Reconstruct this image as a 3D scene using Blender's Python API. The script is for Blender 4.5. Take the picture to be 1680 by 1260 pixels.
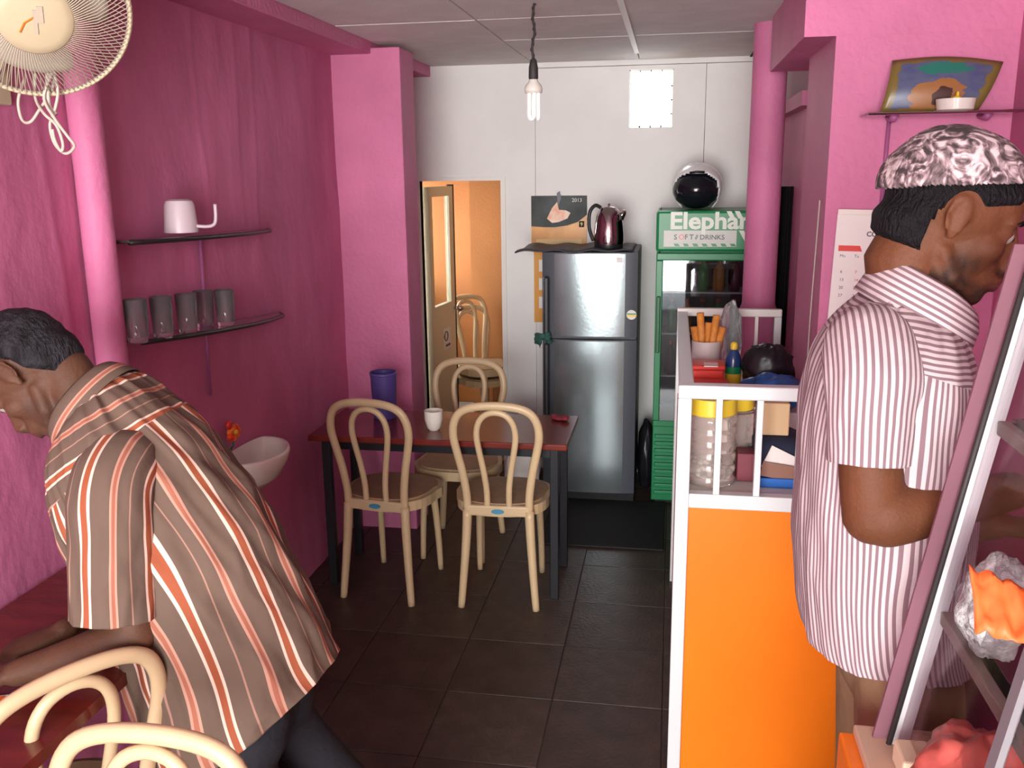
import bpy, bmesh, math, random
from mathutils import Vector, Matrix, noise
random.seed(7)
for o in list(bpy.data.objects): bpy.data.objects.remove(o)
S = bpy.context.scene
COL = S.collection
PI = math.pi
# ---------------------------------------------------------------- camera
F = 1500.0; CH = 1.8
PITCH = math.atan(347/F); YAW = math.radians(9.95); ROLL = 0.012
fwd = Vector((-math.sin(YAW)*math.cos(PITCH), math.cos(YAW)*math.cos(PITCH), -math.sin(PITCH)))
rt0 = Vector((math.cos(YAW), math.sin(YAW), 0)); up0 = rt0.cross(fwd)
rt = rt0*math.cos(ROLL) - up0*math.sin(ROLL); up = up0*math.cos(ROLL) + rt0*math.sin(ROLL)
cam = bpy.data.cameras.new('camera'); cam.sensor_width = 36; cam.lens = F/1680*36; cam.clip_start = 0.02
camo = bpy.data.objects.new('camera', cam); COL.objects.link(camo)
M4 = Matrix((rt, up, -fwd)).transposed().to_4x4(); M4.translation = Vector((0, 0, CH))
camo.matrix_world = M4; S.camera = camo
def at(x, y, Y):      # surveying helper: the world point at depth Y seen at a photo pixel
    d = fwd + rt*((x-840)/F) - up*((y-630)/F)
    return Vector((0, 0, CH)) + d*(Y/d.y)
# ---------------------------------------------------------------- light
w = bpy.data.worlds.new('sky'); S.world = w; w.use_nodes = True
nt = w.node_tree; bg = nt.nodes['Background']
tc = nt.nodes.new('ShaderNodeTexCoord'); sx = nt.nodes.new('ShaderNodeSeparateXYZ')
cr = nt.nodes.new('ShaderNodeValToRGB'); mr = nt.nodes.new('ShaderNodeMapRange')
nt.links.new(tc.outputs['Generated'], sx.inputs[0]); nt.links.new(sx.outputs['Z'], mr.inputs['Value'])
mr.inputs['From Min'].default_value = -0.1; mr.inputs['From Max'].default_value = 1
nt.links.new(mr.outputs[0], cr.inputs[0]); nt.links.new(cr.outputs[0], bg.inputs[0])
cr.color_ramp.elements[0].color = (0.95, 0.98, 1.0, 1); cr.color_ramp.elements[1].color = (0.80, 0.90, 1.0, 1)
bg.inputs[1].default_value = 13.0
def area(name, loc, rot, sx_, sy_, power, col=(1, 1, 1)):
    l = bpy.data.lights.new(name, 'AREA'); l.shape = 'RECTANGLE'; l.size = sx_; l.size_y = sy_; l.energy = power; l.color = col
    o = bpy.data.objects.new(name, l); COL.objects.link(o); o.location = loc; o.rotation_euler = rot; return o
# daylight entering by the open street front, behind the photographer
dl = area('street_daylight', (-0.3, -2.6, 1.35), (math.radians(94), 0, 0), 2.4, 2.2, 170, (1.0, 0.98, 0.95))
dl.data.spread = math.radians(115)
pl_ = area('street_portal', (-0.3, -2.55, 1.2), (math.radians(90), 0, 0), 2.6, 2.4, 1); pl_.data.cycles.is_portal = True
S.view_settings.view_transform = 'Standard'; S.view_settings.look = 'None'
S.view_settings.gamma = 1; S.view_settings.use_curve_mapping = False; S.view_settings.exposure = -0.08
S.cycles.max_bounces = 10; S.cycles.diffuse_bounces = 5; S.cycles.transparent_max_bounces = 16; S.cycles.sample_clamp_indirect = 6

# ---------------------------------------------------------------- materials
def lin(c):
    return tuple(((v/255)/12.92 if v/255 <= .04045 else ((v/255+.055)/1.055)**2.4) for v in c)
def mat(name, rgb, rough=.6, metal=0, var=.0, scale=6, bump=0, bscale=60, trans=0, spec=.5, ior=1.45, coat=0, var_col=None, alpha=1, emit=0, stretch=None, lo=.4, hi=.65):
    m = bpy.data.materials.new(name); m.use_nodes = True; n = m.node_tree; b = n.nodes['Principled BSDF']
    c = (*rgb, 1) if max(rgb) <= 1 else (*lin(rgb), 1)
    b.inputs['Base Color'].default_value = c; b.inputs['Roughness'].default_value = rough; b.inputs['Metallic'].default_value = metal
    b.inputs['Transmission Weight'].default_value = trans; b.inputs['IOR'].default_value = ior; b.inputs['Specular IOR Level'].default_value = spec
    b.inputs['Coat Weight'].default_value = coat; b.inputs['Alpha'].default_value = alpha
    if emit: b.inputs['Emission Color'].default_value = c; b.inputs['Emission Strength'].default_value = emit
    t = n.nodes.new('ShaderNodeTexCoord'); src = t.outputs['Object']
    if stretch:
        mp = n.nodes.new('ShaderNodeMapping'); mp.inputs['Scale'].default_value = stretch; n.links.new(src, mp.inputs[0]); src = mp.outputs[0]
    if var or var_col:
        ns = n.nodes.new('ShaderNodeTexNoise'); ns.inputs['Scale'].default_value = scale; ns.inputs['Detail'].default_value = 5
        n.links.new(src, ns.inputs['Vector']); r = n.nodes.new('ShaderNodeValToRGB')
        r.color_ramp.elements[0].position = lo; r.color_ramp.elements[1].position = hi
        v2 = (*(var_col if max(var_col) <= 1 else lin(var_col)), 1) if var_col else tuple(x*(1-var) for x in c[:3])+(1,)
        r.color_ramp.elements[0].color = v2; r.color_ramp.elements[1].color = c
        n.links.new(ns.outputs['Fac'], r.inputs[0]); n.links.new(r.outputs[0], b.inputs['Base Color'])
    if bump:
        n2 = n.nodes.new('ShaderNodeTexNoise'); n2.inputs['Scale'].default_value = bscale; n2.inputs['Detail'].default_value = 4
        n.links.new(src, n2.inputs['Vector']); bp = n.nodes.new('ShaderNodeBump'); bp.inputs['Strength'].default_value = bump; bp.inputs['Distance'].default_value = .01
        n.links.new(n2.outputs['Fac'], bp.inputs['Height']); n.links.new(bp.outputs[0], b.inputs['Normal'])
    return m
PINK = (0.62, 0.185, 0.34)
M = {}
M['pink'] = mat('pink_paint', PINK, .55, var=.14, scale=3, bump=.35, bscale=45, spec=.3)
M['pinkrough'] = mat('pink_wall_paint', PINK, .6, var=.20, scale=2.2, bump=.30, bscale=26, spec=.25, stretch=(1, 1, .7))
M['white'] = mat('white_board', (.80, .785, .76), .6, var=.07, scale=2.5, bump=.1)
M['ceil'] = mat('ceiling_board', (.74, .70, .67), .8, var=.10, scale=5, bump=.2, bscale=90)
M['tile'] = mat('brown_tile', (.060, .036, .028), .42, var=.35, scale=9, bump=.25, bscale=70, spec=.4)
M['tile2'] = mat('brown_tile_dull', (.066, .043, .034), .45, var=.3, scale=14, bump=.25, bscale=70, spec=.4)
M['grout'] = mat('tile_grout', (.035, .024, .02), .9)
M['black'] = mat('black_rubber', (.008, .008, .009), .75)
M['plasticbk'] = mat('black_plastic', (.012, .012, .014), .4)
M['alu'] = mat('aluminium_frame', (.66, .68, .68), .38, metal=.12, bump=.05)
M['whitepaint'] = mat('white_rail_paint', (.78, .75, .70), .45)
M['orange'] = mat('orange_laminate', (.86, .19, .006), .38, var=.10, scale=2.5, spec=.45)
M['orangewall'] = mat('orange_wall_paint', (.36, .135, .035), .7, var=.12, scale=3, bump=.2)
M['chair'] = mat('cream_plastic', (.54, .40, .235), .38, var=.06, scale=12, spec=.5)
M['seat'] = mat('brown_seat_plastic', (.36, .23, .13), .5, var=.12, scale=30)
M['logo'] = mat('blue_oval_sticker', (.05, .22, .35), .4)
M['mahog'] = mat('red_brown_table', (.16, .022, .014), .22, var=.25, scale=5, spec=.6, stretch=(1, 6, 1))
M['steel'] = mat('brushed_steel', (.30, .345, .36), .19, metal=.85, var=.10, scale=3, bump=.02)
M['greydark'] = mat('dark_grey_plastic', (.06, .065, .08), .4)
M['fridgeside'] = mat('fridge_dark_side', (.035, .035, .042), .5)
M['chrome'] = mat('kettle_chrome', (.50, .42, .42), .09, metal=1)
M['green'] = mat('cooler_green', (.012, .22, .075), .35)
M['signwhite'] = mat('sign_white', (.72, .76, .66), .4)
M['signgrey'] = mat('sign_pale', (.60, .60, .55), .4)
M['coolerin'] = mat('cooler_interior', (.04, .045, .06), .5)
M['glass'] = mat('clear_glass', (.95, .97, .97), .03, trans=1, ior=1.45)
M['tumbler'] = mat('tumbler_glass', (.93, .92, .94), .06, trans=.92, ior=1.3, spec=1)
M['helmet'] = mat('helmet_white', (.72, .70, .70), .22, coat=.5)
M['visor'] = mat('helmet_dark', (.008, .009, .013), .12)
M['steelrod'] = mat('leg_black_steel', (.018, .018, .022), .3, metal=.3)
M['tan'] = mat('tan_card', (.62, .42, .23), .7)
M['navy'] = mat('navy_cloth', (.012, .016, .04), .8)
M['blue'] = mat('blue_box', (.012, .11, .42), .4)
M['maroon'] = mat('maroon_box', (.16, .02, .035), .5)
M['red'] = mat('red_plastic', (.62, .035, .025), .3)
M['yellow'] = mat('yellow_plastic', (.75, .52, .04), .35)
M['paper'] = mat('white_paper', (.78, .74, .70), .7)
M['potwhite'] = mat('white_pot_plastic', (.60, .52, .50), .45)
M['orangepaper'] = mat('rolled_orange_wafer', (.72, .27, .05), .55, var=.2, scale=40)
M['ceramic'] = mat('white_ceramic', (.74, .70, .62), .2, coat=.3)
M['purple'] = mat('purple_plastic', (.085, .06, .24), .35)
M['fan'] = mat('aged_cream_plastic', (.50, .44, .28), .45)
M['fanwire'] = mat('fan_guard_wire', (.46, .41, .31), .4)
M['cable'] = mat('cream_cable', (.50, .46, .38), .5)
M['cord'] = mat('dark_cord', (.03, .025, .025), .6)
M['tube'] = mat('lamp_tube_glass', (.85, .85, .82), .25, emit=.25)
M['shelfglass'] = mat('shelf_glass', (.82, .76, .80), .06, trans=.9, ior=1.3)
M['shelfdark'] = mat('dark_shelf_edge', (.018, .013, .015), .35)
M['rod'] = mat('mauve_bracket', (.34, .10, .24), .4)
M['trans_plastic'] = mat('milky_plastic', (.70, .58, .62), .35, trans=.25)
M['bagblue'] = mat('blue_bag', (.02, .10, .33), .28, var=.3, scale=20)
M['bagblack'] = mat('black_bag', (.01, .01, .013), .35)
M['bagclear'] = mat('clear_bag', (.85, .9, .9), .12, trans=.85, ior=1.15)
M['bagred'] = mat('pink_red_bag', (.50, .10, .08), .3, var=.3, scale=25)
M['orangesheet'] = mat('orange_red_paper', (.85, .14, .03), .5)
M['snack'] = mat('white_snack_pieces', (.66, .64, .58), .6)
M['creamdoor'] = mat('cream_door', (.66, .60, .42), .5)
M['skin1'] = mat('brown_skin_left', (.105, .046, .025), .6, spec=.3, var=.22, scale=14, bump=.15, bscale=160)
M['skin2'] = mat('brown_skin_right', (.125, .043, .018), .62, spec=.3, var=.18, scale=12, bump=.15, bscale=160)
M['hair'] = mat('black_hair', (.006, .005, .006), .65, spec=.2, bump=1.0, bscale=180, stretch=(1, 1, .4))
M['hairgrey'] = mat('greying_black_hair', (.009, .008, .009), .65, spec=.2, bump=1.0, bscale=170, var_col=(.026, .025, .03), scale=60, stretch=(1, 1, .3))
M['stubble'] = mat('short_beard', (.022, .013, .010), .8, bump=.6, bscale=250)
M['eye'] = mat('eye_white', (.30, .26, .23), .25)
M['iris'] = mat('dark_iris', (.01, .006, .004), .15)
M['lip'] = mat('brown_lip', (.16, .045, .035), .5)
M['trouser1'] = mat('dark_trousers', (.010, .011, .016), .85, bump=.3)
M['trouser2'] = mat('tan_trousers', (.27, .165, .085), .8, bump=.3, var=.15)
M['shoe'] = mat('dark_sandal', (.02, .014, .010), .6)
M['btn'] = mat('shirt_button', (.75, .68, .66), .3)
M['asphalt'] = mat('street_asphalt', (.22, .21, .20), .9, var=.3, scale=3)

def stripes(name, period, base, bands, bump=.25):
    """woven stripes across UV.x (metres of cloth); bands = [(from, to, rgb)] inside one period"""
    m = bpy.data.materials.new(name); m.use_nodes = True; n = m.node_tree; b = n.nodes['Principled BSDF']
    uv = n.nodes.new('ShaderNodeUVMap'); sp = n.nodes.new('ShaderNodeSeparateXYZ'); n.links.new(uv.outputs[0], sp.inputs[0])
    d = n.nodes.new('ShaderNodeMath'); d.operation = 'DIVIDE'; d.inputs[1].default_value = period; n.links.new(sp.outputs[0], d.inputs[0])
    f = n.nodes.new('ShaderNodeMath'); f.operation = 'FRACT'; n.links.new(d.outputs[0], f.inputs[0])
    r = n.nodes.new('ShaderNodeValToRGB'); r.color_ramp.interpolation = 'CONSTANT'; e = r.color_ramp.elements
    e[0].position = 0; e[0].color = (*base, 1); e[1].position = .9999; e[1].color = (*base, 1)
    for a, c, col in bands:
        x = e.new(a/period); x.color = (*col, 1)
        if not any(abs(c-a2) < 1e-6 for a2, _, _ in bands): y = e.new(c/period); y.color = (*base, 1)
    n.links.new(f.outputs[0], r.inputs[0]); n.links.new(r.outputs[0], b.inputs['Base Color'])
    b.inputs['Roughness'].default_value = .85; b.inputs['Specular IOR Level'].default_value = .2
    t = n.nodes.new('ShaderNodeTexCoord'); ns = n.nodes.new('ShaderNodeTexNoise'); ns.inputs['Scale'].default_value = 14; ns.inputs['Detail'].default_value = 3
    n.links.new(t.outputs['Object'], ns.inputs['Vector']); bp = n.nodes.new('ShaderNodeBump'); bp.inputs['Strength'].default_value = bump; bp.inputs['Distance'].default_value = .02
    n.links.new(ns.outputs['Fac'], bp.inputs['Height']); n.links.new(bp.outputs[0], b.inputs['Normal'])
    return m
BR = (.115, .078, .058); WH = (.62, .45, .37); RU = (.27, .075, .035); PK = (.42, .23, .17)
M['shirt1'] = stripes('brown_striped_cloth', .125, BR, [(.010, .0155, WH), (.0155, .0275, RU), (.0275, .033, WH),
    (.066, .070, PK), (.070, .0765, (.30, .11, .07)), (.0765, .0805, PK), (.104, .1065, (.30, .17, .13))])
M['shirt2'] = stripes('pink_striped_cloth', .0098, (.51, .42, .425), [(.0, .0046, (.20, .125, .14))], bump=.35)

# ---------------------------------------------------------------- mesh helpers
class MB:
    def __init__(s): s.bm = bmesh.new()
    def box(s, x0, x1, y0, y1, z0, z1, bev=0, mtx=None):
        b = bmesh.new(); bmesh.ops.create_cube(b, size=1)
        for v in b.verts: v.co = Vector(((x0+x1)/2+v.co.x*(x1-x0), (y0+y1)/2+v.co.y*(y1-y0), (z0+z1)/2+v.co.z*(z1-z0)))
        if bev: bmesh.ops.bevel(b, geom=b.edges[:], offset=bev, segments=2, affect='EDGES', profile=.5)
        return s.merge(b, mtx)
    def merge(s, b, mtx=None):
        if mtx is not None: bmesh.ops.transform(b, matrix=mtx, verts=b.verts)
        me = bpy.data.meshes.new('t'); b.to_mesh(me); b.free(); s.bm.from_mesh(me); bpy.data.meshes.remove(me); return s
    def tube(s, pts, r, seg=12, cap=True, closed=False, flat=None, up=None):
        pts = [Vector(p) for p in pts]; n = len(pts); rs = r if isinstance(r, (list, tuple)) else [r]*n
        rings = []; prev = None
        for i, p in enumerate(pts):
            if closed: t = pts[(i+1) % n]-pts[i-1]
            else: t = pts[min(i+1, n-1)]-pts[max(i-1, 0)]
            t = t.normalized() if t.length else Vector((0, 0, 1))
            if prev is None:
                a = Vector(up) if up else (Vector((0, 0, 1)) if abs(t.z) < .9 else Vector((1, 0, 0)))
            else: a = prev
            a = (a - t*a.dot(t)); a = a.normalized() if a.length > 1e-6 else t.orthogonal().normalized(); prev = a
            c = t.cross(a); f = flat[i] if isinstance(flat, (list, tuple)) else (flat or 1)
            rings.append([s.bm.verts.new(p + a*rs[i]*f*math.cos(2*PI*k/seg) + c*rs[i]*math.sin(2*PI*k/seg)) for k in range(seg)])
        m = n if closed else n-1
        for i in range(m):
            A, B = rings[i], rings[(i+1) % n]
            for k in range(seg): s.bm.faces.new((A[k], A[(k+1) % seg], B[(k+1) % seg], B[k]))
        if cap and not closed:
            s.bm.faces.new(rings[0][::-1]); s.bm.faces.new(rings[-1])
        return s
    def limb(s, pts, rs, seg=16, flat=None, up=None):      # tube with round ends
        pts = [Vector(p) for p in pts]; rs = list(rs); n0 = len(pts); fl = list(flat) if isinstance(flat, (list, tuple)) else [flat or 1]*n0
        d0 = (pts[0]-pts[1]).normalized(); d1 = (pts[-1]-pts[-2]).normalized()
        A = [pts[0]+d0*rs[0]*math.sin(a) for a in (1.35, .9, .45)]; ra = [rs[0]*math.cos(a) for a in (1.35, .9, .45)]
        Bp = [pts[-1]+d1*rs[-1]*math.sin(a) for a in (.45, .9, 1.35)]; rb = [rs[-1]*math.cos(a) for a in (.45, .9, 1.35)]
        return s.tube(A+pts+Bp, ra+rs+rb, seg, flat=[fl[0]]*3+fl+[fl[-1]]*3, up=up)
    def ell(s, c, r, R=None, seg=24, rg=16):
        b = bmesh.new(); bmesh.ops.create_uvsphere(b, u_segments=seg, v_segments=rg, radius=1)
        m = Matrix.Translation(Vector(c)) @ (R.to_4x4() if R else Matrix.Identity(4)) @ Matrix.Diagonal((*([r]*3 if not hasattr(r, '__len__') else r), 1))
        return s.merge(b, m)
    def lathe(s, prof, c=(0, 0, 0), seg=32, mtx=None):
        b = bmesh.new(); rings = []
        for r, z in prof: rings.append([b.verts.new((max(r, 1e-5)*math.cos(2*PI*k/seg), max(r, 1e-5)*math.sin(2*PI*k/seg), z)) for k in range(seg)])
        for A, B in zip(rings, rings[1:]):
            for k in range(seg): b.faces.new((A[k], A[(k+1) % seg], B[(k+1) % seg], B[k]))
        bmesh.ops.remove_doubles(b, verts=b.verts, dist=2e-5)
        return s.merge(b, Matrix.Translation(Vector(c)) @ (mtx or Matrix.Identity(4)))
    def prism(s, poly, z0, z1, mtx=None):       # poly in x,y extruded along z
        b = bmesh.new(); A = [b.verts.new((x, y, z0)) for x, y in poly]; B = [b.verts.new((x, y, z1)) for x, y in poly]; n = len(poly)
        b.faces.new(A[::-1]); b.faces.new(B)
        for k in range(n): b.faces.new((A[k], A[(k+1) % n], B[(k+1) % n], B[k]))
        bmesh.ops.recalc_face_normals(b, faces=b.faces)
        return s.merge(b, mtx)
    def build(s, name, m, parent=None, smooth=False, loc=None):
        me = bpy.data.meshes.new(name)
        if smooth:
            for f in s.bm.faces: f.smooth = True
            if smooth == 'edge':
                for e in s.bm.edges:
                    if len(e.link_faces) == 2 and e.calc_face_angle(0) > .6: e.smooth = False
        bmesh.ops.recalc_face_normals(s.bm, faces=s.bm.faces)
        s.bm.to_mesh(me); s.bm.free()
        for mm in (m if isinstance(m, (list, tuple)) else [m]): me.materials.append(mm)
        o = bpy.data.objects.new(name, me); COL.objects.link(o)
        if parent: o.parent = parent
        if loc: o.location = loc
        return o
def tag(o, label, cat, group=None, kind=None):
    o['label'] = label; o['category'] = cat
    if group: o['group'] = group
    if kind: o['kind'] = kind
    return o
def thing(name, label, cat, loc=(0, 0, 0), rz=0, group=None):
    o = bpy.data.objects.new(name, None); COL.objects.link(o); o.location = loc; o.rotation_euler = (0, 0, rz); o.empty_display_size = .05
    return tag(o, label, cat, group)
def struct(o, label=None):
    o['kind'] = 'structure'
    if label: o['label'] = label
    return o
def copy_tree(o, parent=None, kids=None):
    c = o.copy(); COL.objects.link(c)
    if parent: c.parent = parent
    for ch in [x for x in bpy.data.objects if x.parent == o]: copy_tree(ch, c)
    return c
def crom(P, n):       # Catmull-Rom resampling of lists of vectors / numbers
    out = []; m = len(P)-1
    for i in range(n):
        t = i/(n-1)*m; k = min(int(t), m-1); f = t-k
        p0, p1, p2, p3 = P[max(k-1, 0)], P[k], P[k+1], P[min(k+2, m)]
        out.append((p1*2 + (p2-p0)*f + (p0*2-p1*5+p2*4-p3)*f*f + (p1*3-p0-p2*3+p3)*f**3)*.5)
    return out
def remesh(mb, name, m, parent, voxel=.005, smooth=6, it=.5):
    o = mb.build('tmp', m)
    a = o.modifiers.new('r', 'REMESH'); a.mode = 'VOXEL'; a.voxel_size = voxel; a.use_smooth_shade = True
    b = o.modifiers.new('s', 'SMOOTH'); b.iterations = smooth; b.factor = it
    me = bpy.data.meshes.new_from_object(o.evaluated_get(bpy.context.evaluated_depsgraph_get())); me.name = name
    bpy.data.objects.remove(o)
    for p in me.polygons: p.use_smooth = True
    if not me.materials: me.materials.append(m)
    r = bpy.data.objects.new(name, me); COL.objects.link(r)
    if parent: r.parent = parent
    return r
def text(body, size, m, parent, mtx, ext=.0008, name='lettering', bold=0, sx=1):
    c = bpy.data.curves.new('t', 'FONT'); c.body = body; c.size = size; c.extrude = ext; c.offset = bold; c.resolution_u = 3
    o = bpy.data.objects.new('t', c); COL.objects.link(o)
    bpy.context.view_layer.update()
    me = bpy.data.meshes.new_from_object(o.evaluated_get(bpy.context.evaluated_depsgraph_get())); bpy.data.objects.remove(o)
    me.transform(Matrix.Diagonal((sx, 1, 1, 1))); me.transform(mtx); me.materials.clear(); me.materials.append(m)
    r = bpy.data.objects.new(name, me); COL.objects.link(r)
    if parent: r.parent = parent
    return r
def facing(x, y, z):     # text plane facing the street (-Y)
    return Matrix.Translation((x, y, z)) @ Matrix.Rotation(PI/2, 4, 'X')

exec_after = []
# ================================================================ the room
XL, XR, YB, ZC = -1.6, 0.99, 5.4, 2.4
YR = 3.05; YF = -2.6
# floor slab with individual tiles
fl = MB().box(-1.9, 1.3, -2.6, YB+.1, -.12, -.004).build('floor', M['grout']); struct(fl, 'dark brown tiled shop floor')
tw = .38; base_tile = {}
for mi, k in enumerate(('tile', 'tile2')):
    b = MB().box(-tw/2+.002, tw/2-.002, -tw/2+.002, tw/2-.002, -.008, 0, .0012); o = b.build('floor_tile', M[k], fl); base_tile[mi] = o
first = {0: True, 1: True}
for j in range(-2, 8):
    for i in range(-4, 4):
        x = -.37+tw*(i+.5); y = 2.847+tw*(j+.5)
        if y-tw/2 > YB: continue
        q = random.randint(0, 1)
        if first[q]: o = base_tile[q]; first[q] = False
        else: o = base_tile[q].copy(); COL.objects.link(o)
        o.location = (x, y, random.uniform(-.0006, .0006))
# left wall with a rough hand-plastered face
def grid_wall(fn, nu, nv):
    mb = MB(); V = [[mb.bm.verts.new(fn(i/nu, j/nv)) for j in range(nv+1)] for i in range(nu+1)]
    for i in range(nu):
        for j in range(nv): mb.bm.faces.new((V[i][j], V[i+1][j], V[i+1][j+1], V[i][j+1]))
    return mb
def lw(u, v):
    y = YF+(5.4-YF)*u; z = ZC*v+.0
    d = .010*noise.noise(Vector((y*2.1, z*1.2, 0)))+.004*noise.noise(Vector((y*9, z*4, 3)))
    for (ys, wob, hh) in ((3.02, .02, .006), (3.42, .03, .005), (3.30, .02, .004), (2.18, .02, .006)):
        yy = ys+wob*math.sin(z*4+ys*7)-(z-1.9)*.02
        if z > 1.55 or ys == 2.18: d += .5*hh*math.exp(-((y-yy)/.014)**2)
    return (XL+d, y, z)
mb = grid_wall(lw, 620, 150); mb.box(XL-.12, XL-.016, YF, YB, -.1, ZC)
wl = mb.build('wall_left', M['pinkrough'], smooth='edge'); struct(wl, 'magenta pink hand-plastered left wall')
# plaster beam along the wall top, pillar
struct(MB().box(XL-.02, -1.405, YF, YB, 2.345, 2.45, .004).build('trim_1', M['pink']), 'pink beam along the top of the left wall')
struct(MB().box(XL-.02, -1.266, 4.31, 4.54, -.01, 2.372, .006).build('trim_2', M['pink']), 'pink square pillar beside the doorway')
# ceiling
ce = MB().box(-1.75, 1.3, YF, YB+.1, 2.425, 2.50).build('ceiling', M['ceil']); struct(ce, 'ceiling of grey-white boards')
pt = None
for i in range(-1, 5):
    for j in range(-7, 3):
        x0 = -1.405+.6*(i+0); y0 = 3.84+.6*j
        if x0 < -1.5 or y0+.6 < YF: continue
        x1 = x0+.6; y1 = y0+.6
        if y1 > YB: y1 = YB+.05
        if pt is None or y1-y0 < .59:
            o = MB().box(-.297, .297, 0+.003, (y1-y0)-.003, -.012, .012, .002).build('ceiling_panel', M['ceil'], ce); 
            if pt is None: pt = o
        else: o = pt.copy(); COL.objects.link(o)
        o.location = (x0+.3, y0, 2.412+random.uniform(-.002, .002))
for x in (.395,):
    MB().box(x-.006, x+.006, YF, YB, 2.396, 2.402).build('ceiling_batten', M['grout'], ce)
b = MB().box(-.012, .012, -.95, 1.15, -.006, .003, mtx=Matrix.Rotation(.0, 4, 'Z')).build('ceiling_batten', M['whitepaint'], ce, loc=(-.205, 3.86, 2.396)); b['label'] = 'loose pale batten along the ceiling joint'
# back partition of white boards, with the doorway and a bright vent window
bw = MB()
DX0, DX1, DZ = -1.49, -1.0, 1.755
VX0, VX1, VZ0, VZ1 = -.26, -.016, 2.035, 2.35
for x0, x1, z0, z1 in ((-1.75, DX0, 0, ZC+.03), (DX0, DX1, DZ, ZC+.03), (DX1, -.795, 0, ZC+.03)):
    bw.box(x0, x1, YB, YB+.05, z0, z1)
bw.box(DX1+.03, .9, YB+.045, YB+.06, 0, VZ0-.01).box(DX1+.03, VX0-.01, YB+.045, YB+.06, 0, 2.43).box(VX1+.01, .9, YB+.045, YB+.06, 0, 2.43)
wb = bw.build('wall_back', M['white']); struct(wb, 'white partition wall at the back')
for x0, x1, z0, z1 in ((-.793, VX0, 0, 2.372), (VX0, VX1, 0, VZ0), (VX0, VX1, VZ1, 2.372), (VX1, .16, 0, 2.372), (.163, .75, 0, 2.372)):
    p = MB().box(x0, x1, YB, YB+.05, z0, z1).build('wall_panel', M['white'], wb)
MB().box(-.79, .75, YB-.018, YB+.05, 2.374, 2.43, .002).build('top_batten', M['white'], wb)
vt = MB()
vt.box(VX0, VX1, YB+.03, YB+.04, VZ0, VZ0+.005).box(VX0, VX1, YB+.03, YB+.04, VZ1-.005, VZ1).box(VX0, VX0+.005, YB+.03, YB+.04, VZ0, VZ1).box(VX1-.005, VX1, YB+.03, YB+.04, VZ0, VZ1)
vw = vt.build('window_1', M['signwhite']); struct(vw, 'small bright vent window high in the white wall')
pn = mat('vent_translucent', (.95, .95, .95), .5, trans=.9, ior=1.1)
MB().box(VX0, VX1, YB+.042, YB+.045, VZ0, VZ1).build('pane', pn, vw)
nl = MB()
for k in (1, 2, 3):
    nl.box(VX0+.06*k-.004, VX0+.06*k+.004, YB-.004, YB+.03, VZ0+.004, VZ0+.014); nl.box(VX0+.06*k-.003, VX0+.06*k+.003, YB-.004, YB+.03, VZ1-.012, VZ1-.006)
    nl.box(VX1-.014, VX1-.004, YB-.004, YB+.03, VZ0+.075*k-.003, VZ0+.075*k+.003)
nl.build('clip', M['cord'], vw)
# door frame + open leaf
df = MB().box(DX0-.02, DX0, YB-.012, YB+.06, 0, DZ+.022).box(DX1, DX1+.028, YB-.012, YB+.06, 0, DZ+.022).box(DX0, DX1, YB-.012, YB+.06, DZ, DZ+.022)
df = df.build('door_1', M['whitepaint']); struct(df, 'narrow white-framed doorway to the yard')
lf = thing('door_leaf', 'cream back door standing open, pane in its upper half', 'door', (-1.478, 5.47, 0), math.radians(83))
L = .42
lb = MB().box(0, L, -.018, .018, .01, .98).box(0, .06, -.018, .018, .98, 1.72).box(L-.07, L, -.018, .018, .98, 1.72).box(.06, L-.07, -.018, .018, 1.66, 1.72)
lb.build('door_panel', M['creamdoor'], lf)
MB().box(.06, L-.07, -.003, .003, .98, 1.66).build('pane', M['glass'], lf)
MB().box(L, L+.020, -.02, .02, .01, 1.73).build('door_edge', M['plasticbk'], lf)
MB().tube([(L-.02, -.05, .93), (L-.02, -.02, .93)], .012).ell((L-.02, -.06, .93), .022).build('door_knob', M['chrome'], lf, smooth=True)
dk = MB().box(L-.22, L-.10, -.020, -.017, .68, .82).build('notice', M['paper'], lf)
MB().tube([(L-.19+.03*math.cos(a), -.0215, .77+.03*math.sin(a)) for a in [i*PI/8 for i in range(16)]], .004, 6, closed=True).box(L-.20, L-.12, -.0225, -.0205, .70, .715).build('notice_mark', M['greydark'], dk)
# yard room behind the door: orange walls, ground
struct(MB().box(-4, 1.2, YB+.1, 9, -.12, -.004).build('floor_2', mat('yard_concrete', (.42, .40, .36), .8, var=.2)), 'pale concrete floor of the yard behind')
struct(MB().box(-1.40, -.6, 6.35, 6.5, 0, 2.6).box(-.75, -.6, 5.45, 6.35, 0, 2.6).build('wall_back_2', M['orangewall']), 'orange wall seen through the doorway')
struct(MB().box(-1.95, -1.40, 7.0, 7.1, 0, 2.6).box(-1.41, -1.40, 6.5, 7.0, 0, 2.6).build('wall_back_3', M['orangewall']), 'lighter orange wall further behind')
struct(MB().box(-2.02, -1.95, 5.5, 7.1, 0, .95).box(-2.02, -1.95, 5.5, 7.1, 1.75, 2.3).box(-2.02, -1.6, 5.46, 5.5, 0, 2.3).build('yard_shade_wall', M['creamdoor']), 'added cream wall with a wide opening, cutting the light in the yard')  # unseen wall, added to cut daylight on the orange walls
struct(MB().box(-2.1, -.55, 5.46, 7.15, 2.3, 2.4).build('yard_shade_roof', M['creamdoor']), 'added low roof cutting the daylight over the yard room')  # unseen roof, added to keep open sky off the orange walls
struct(MB().box(-3.2, -2.0, 7.4, 7.5, 0, 1.1).build('wall_back_4', M['white']), 'low white yard wall in the light')
cb = thing('yard_ledge', 'orange block with a white top slab behind the doorway', 'ledge', (-.98, 6.30, 0))
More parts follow.
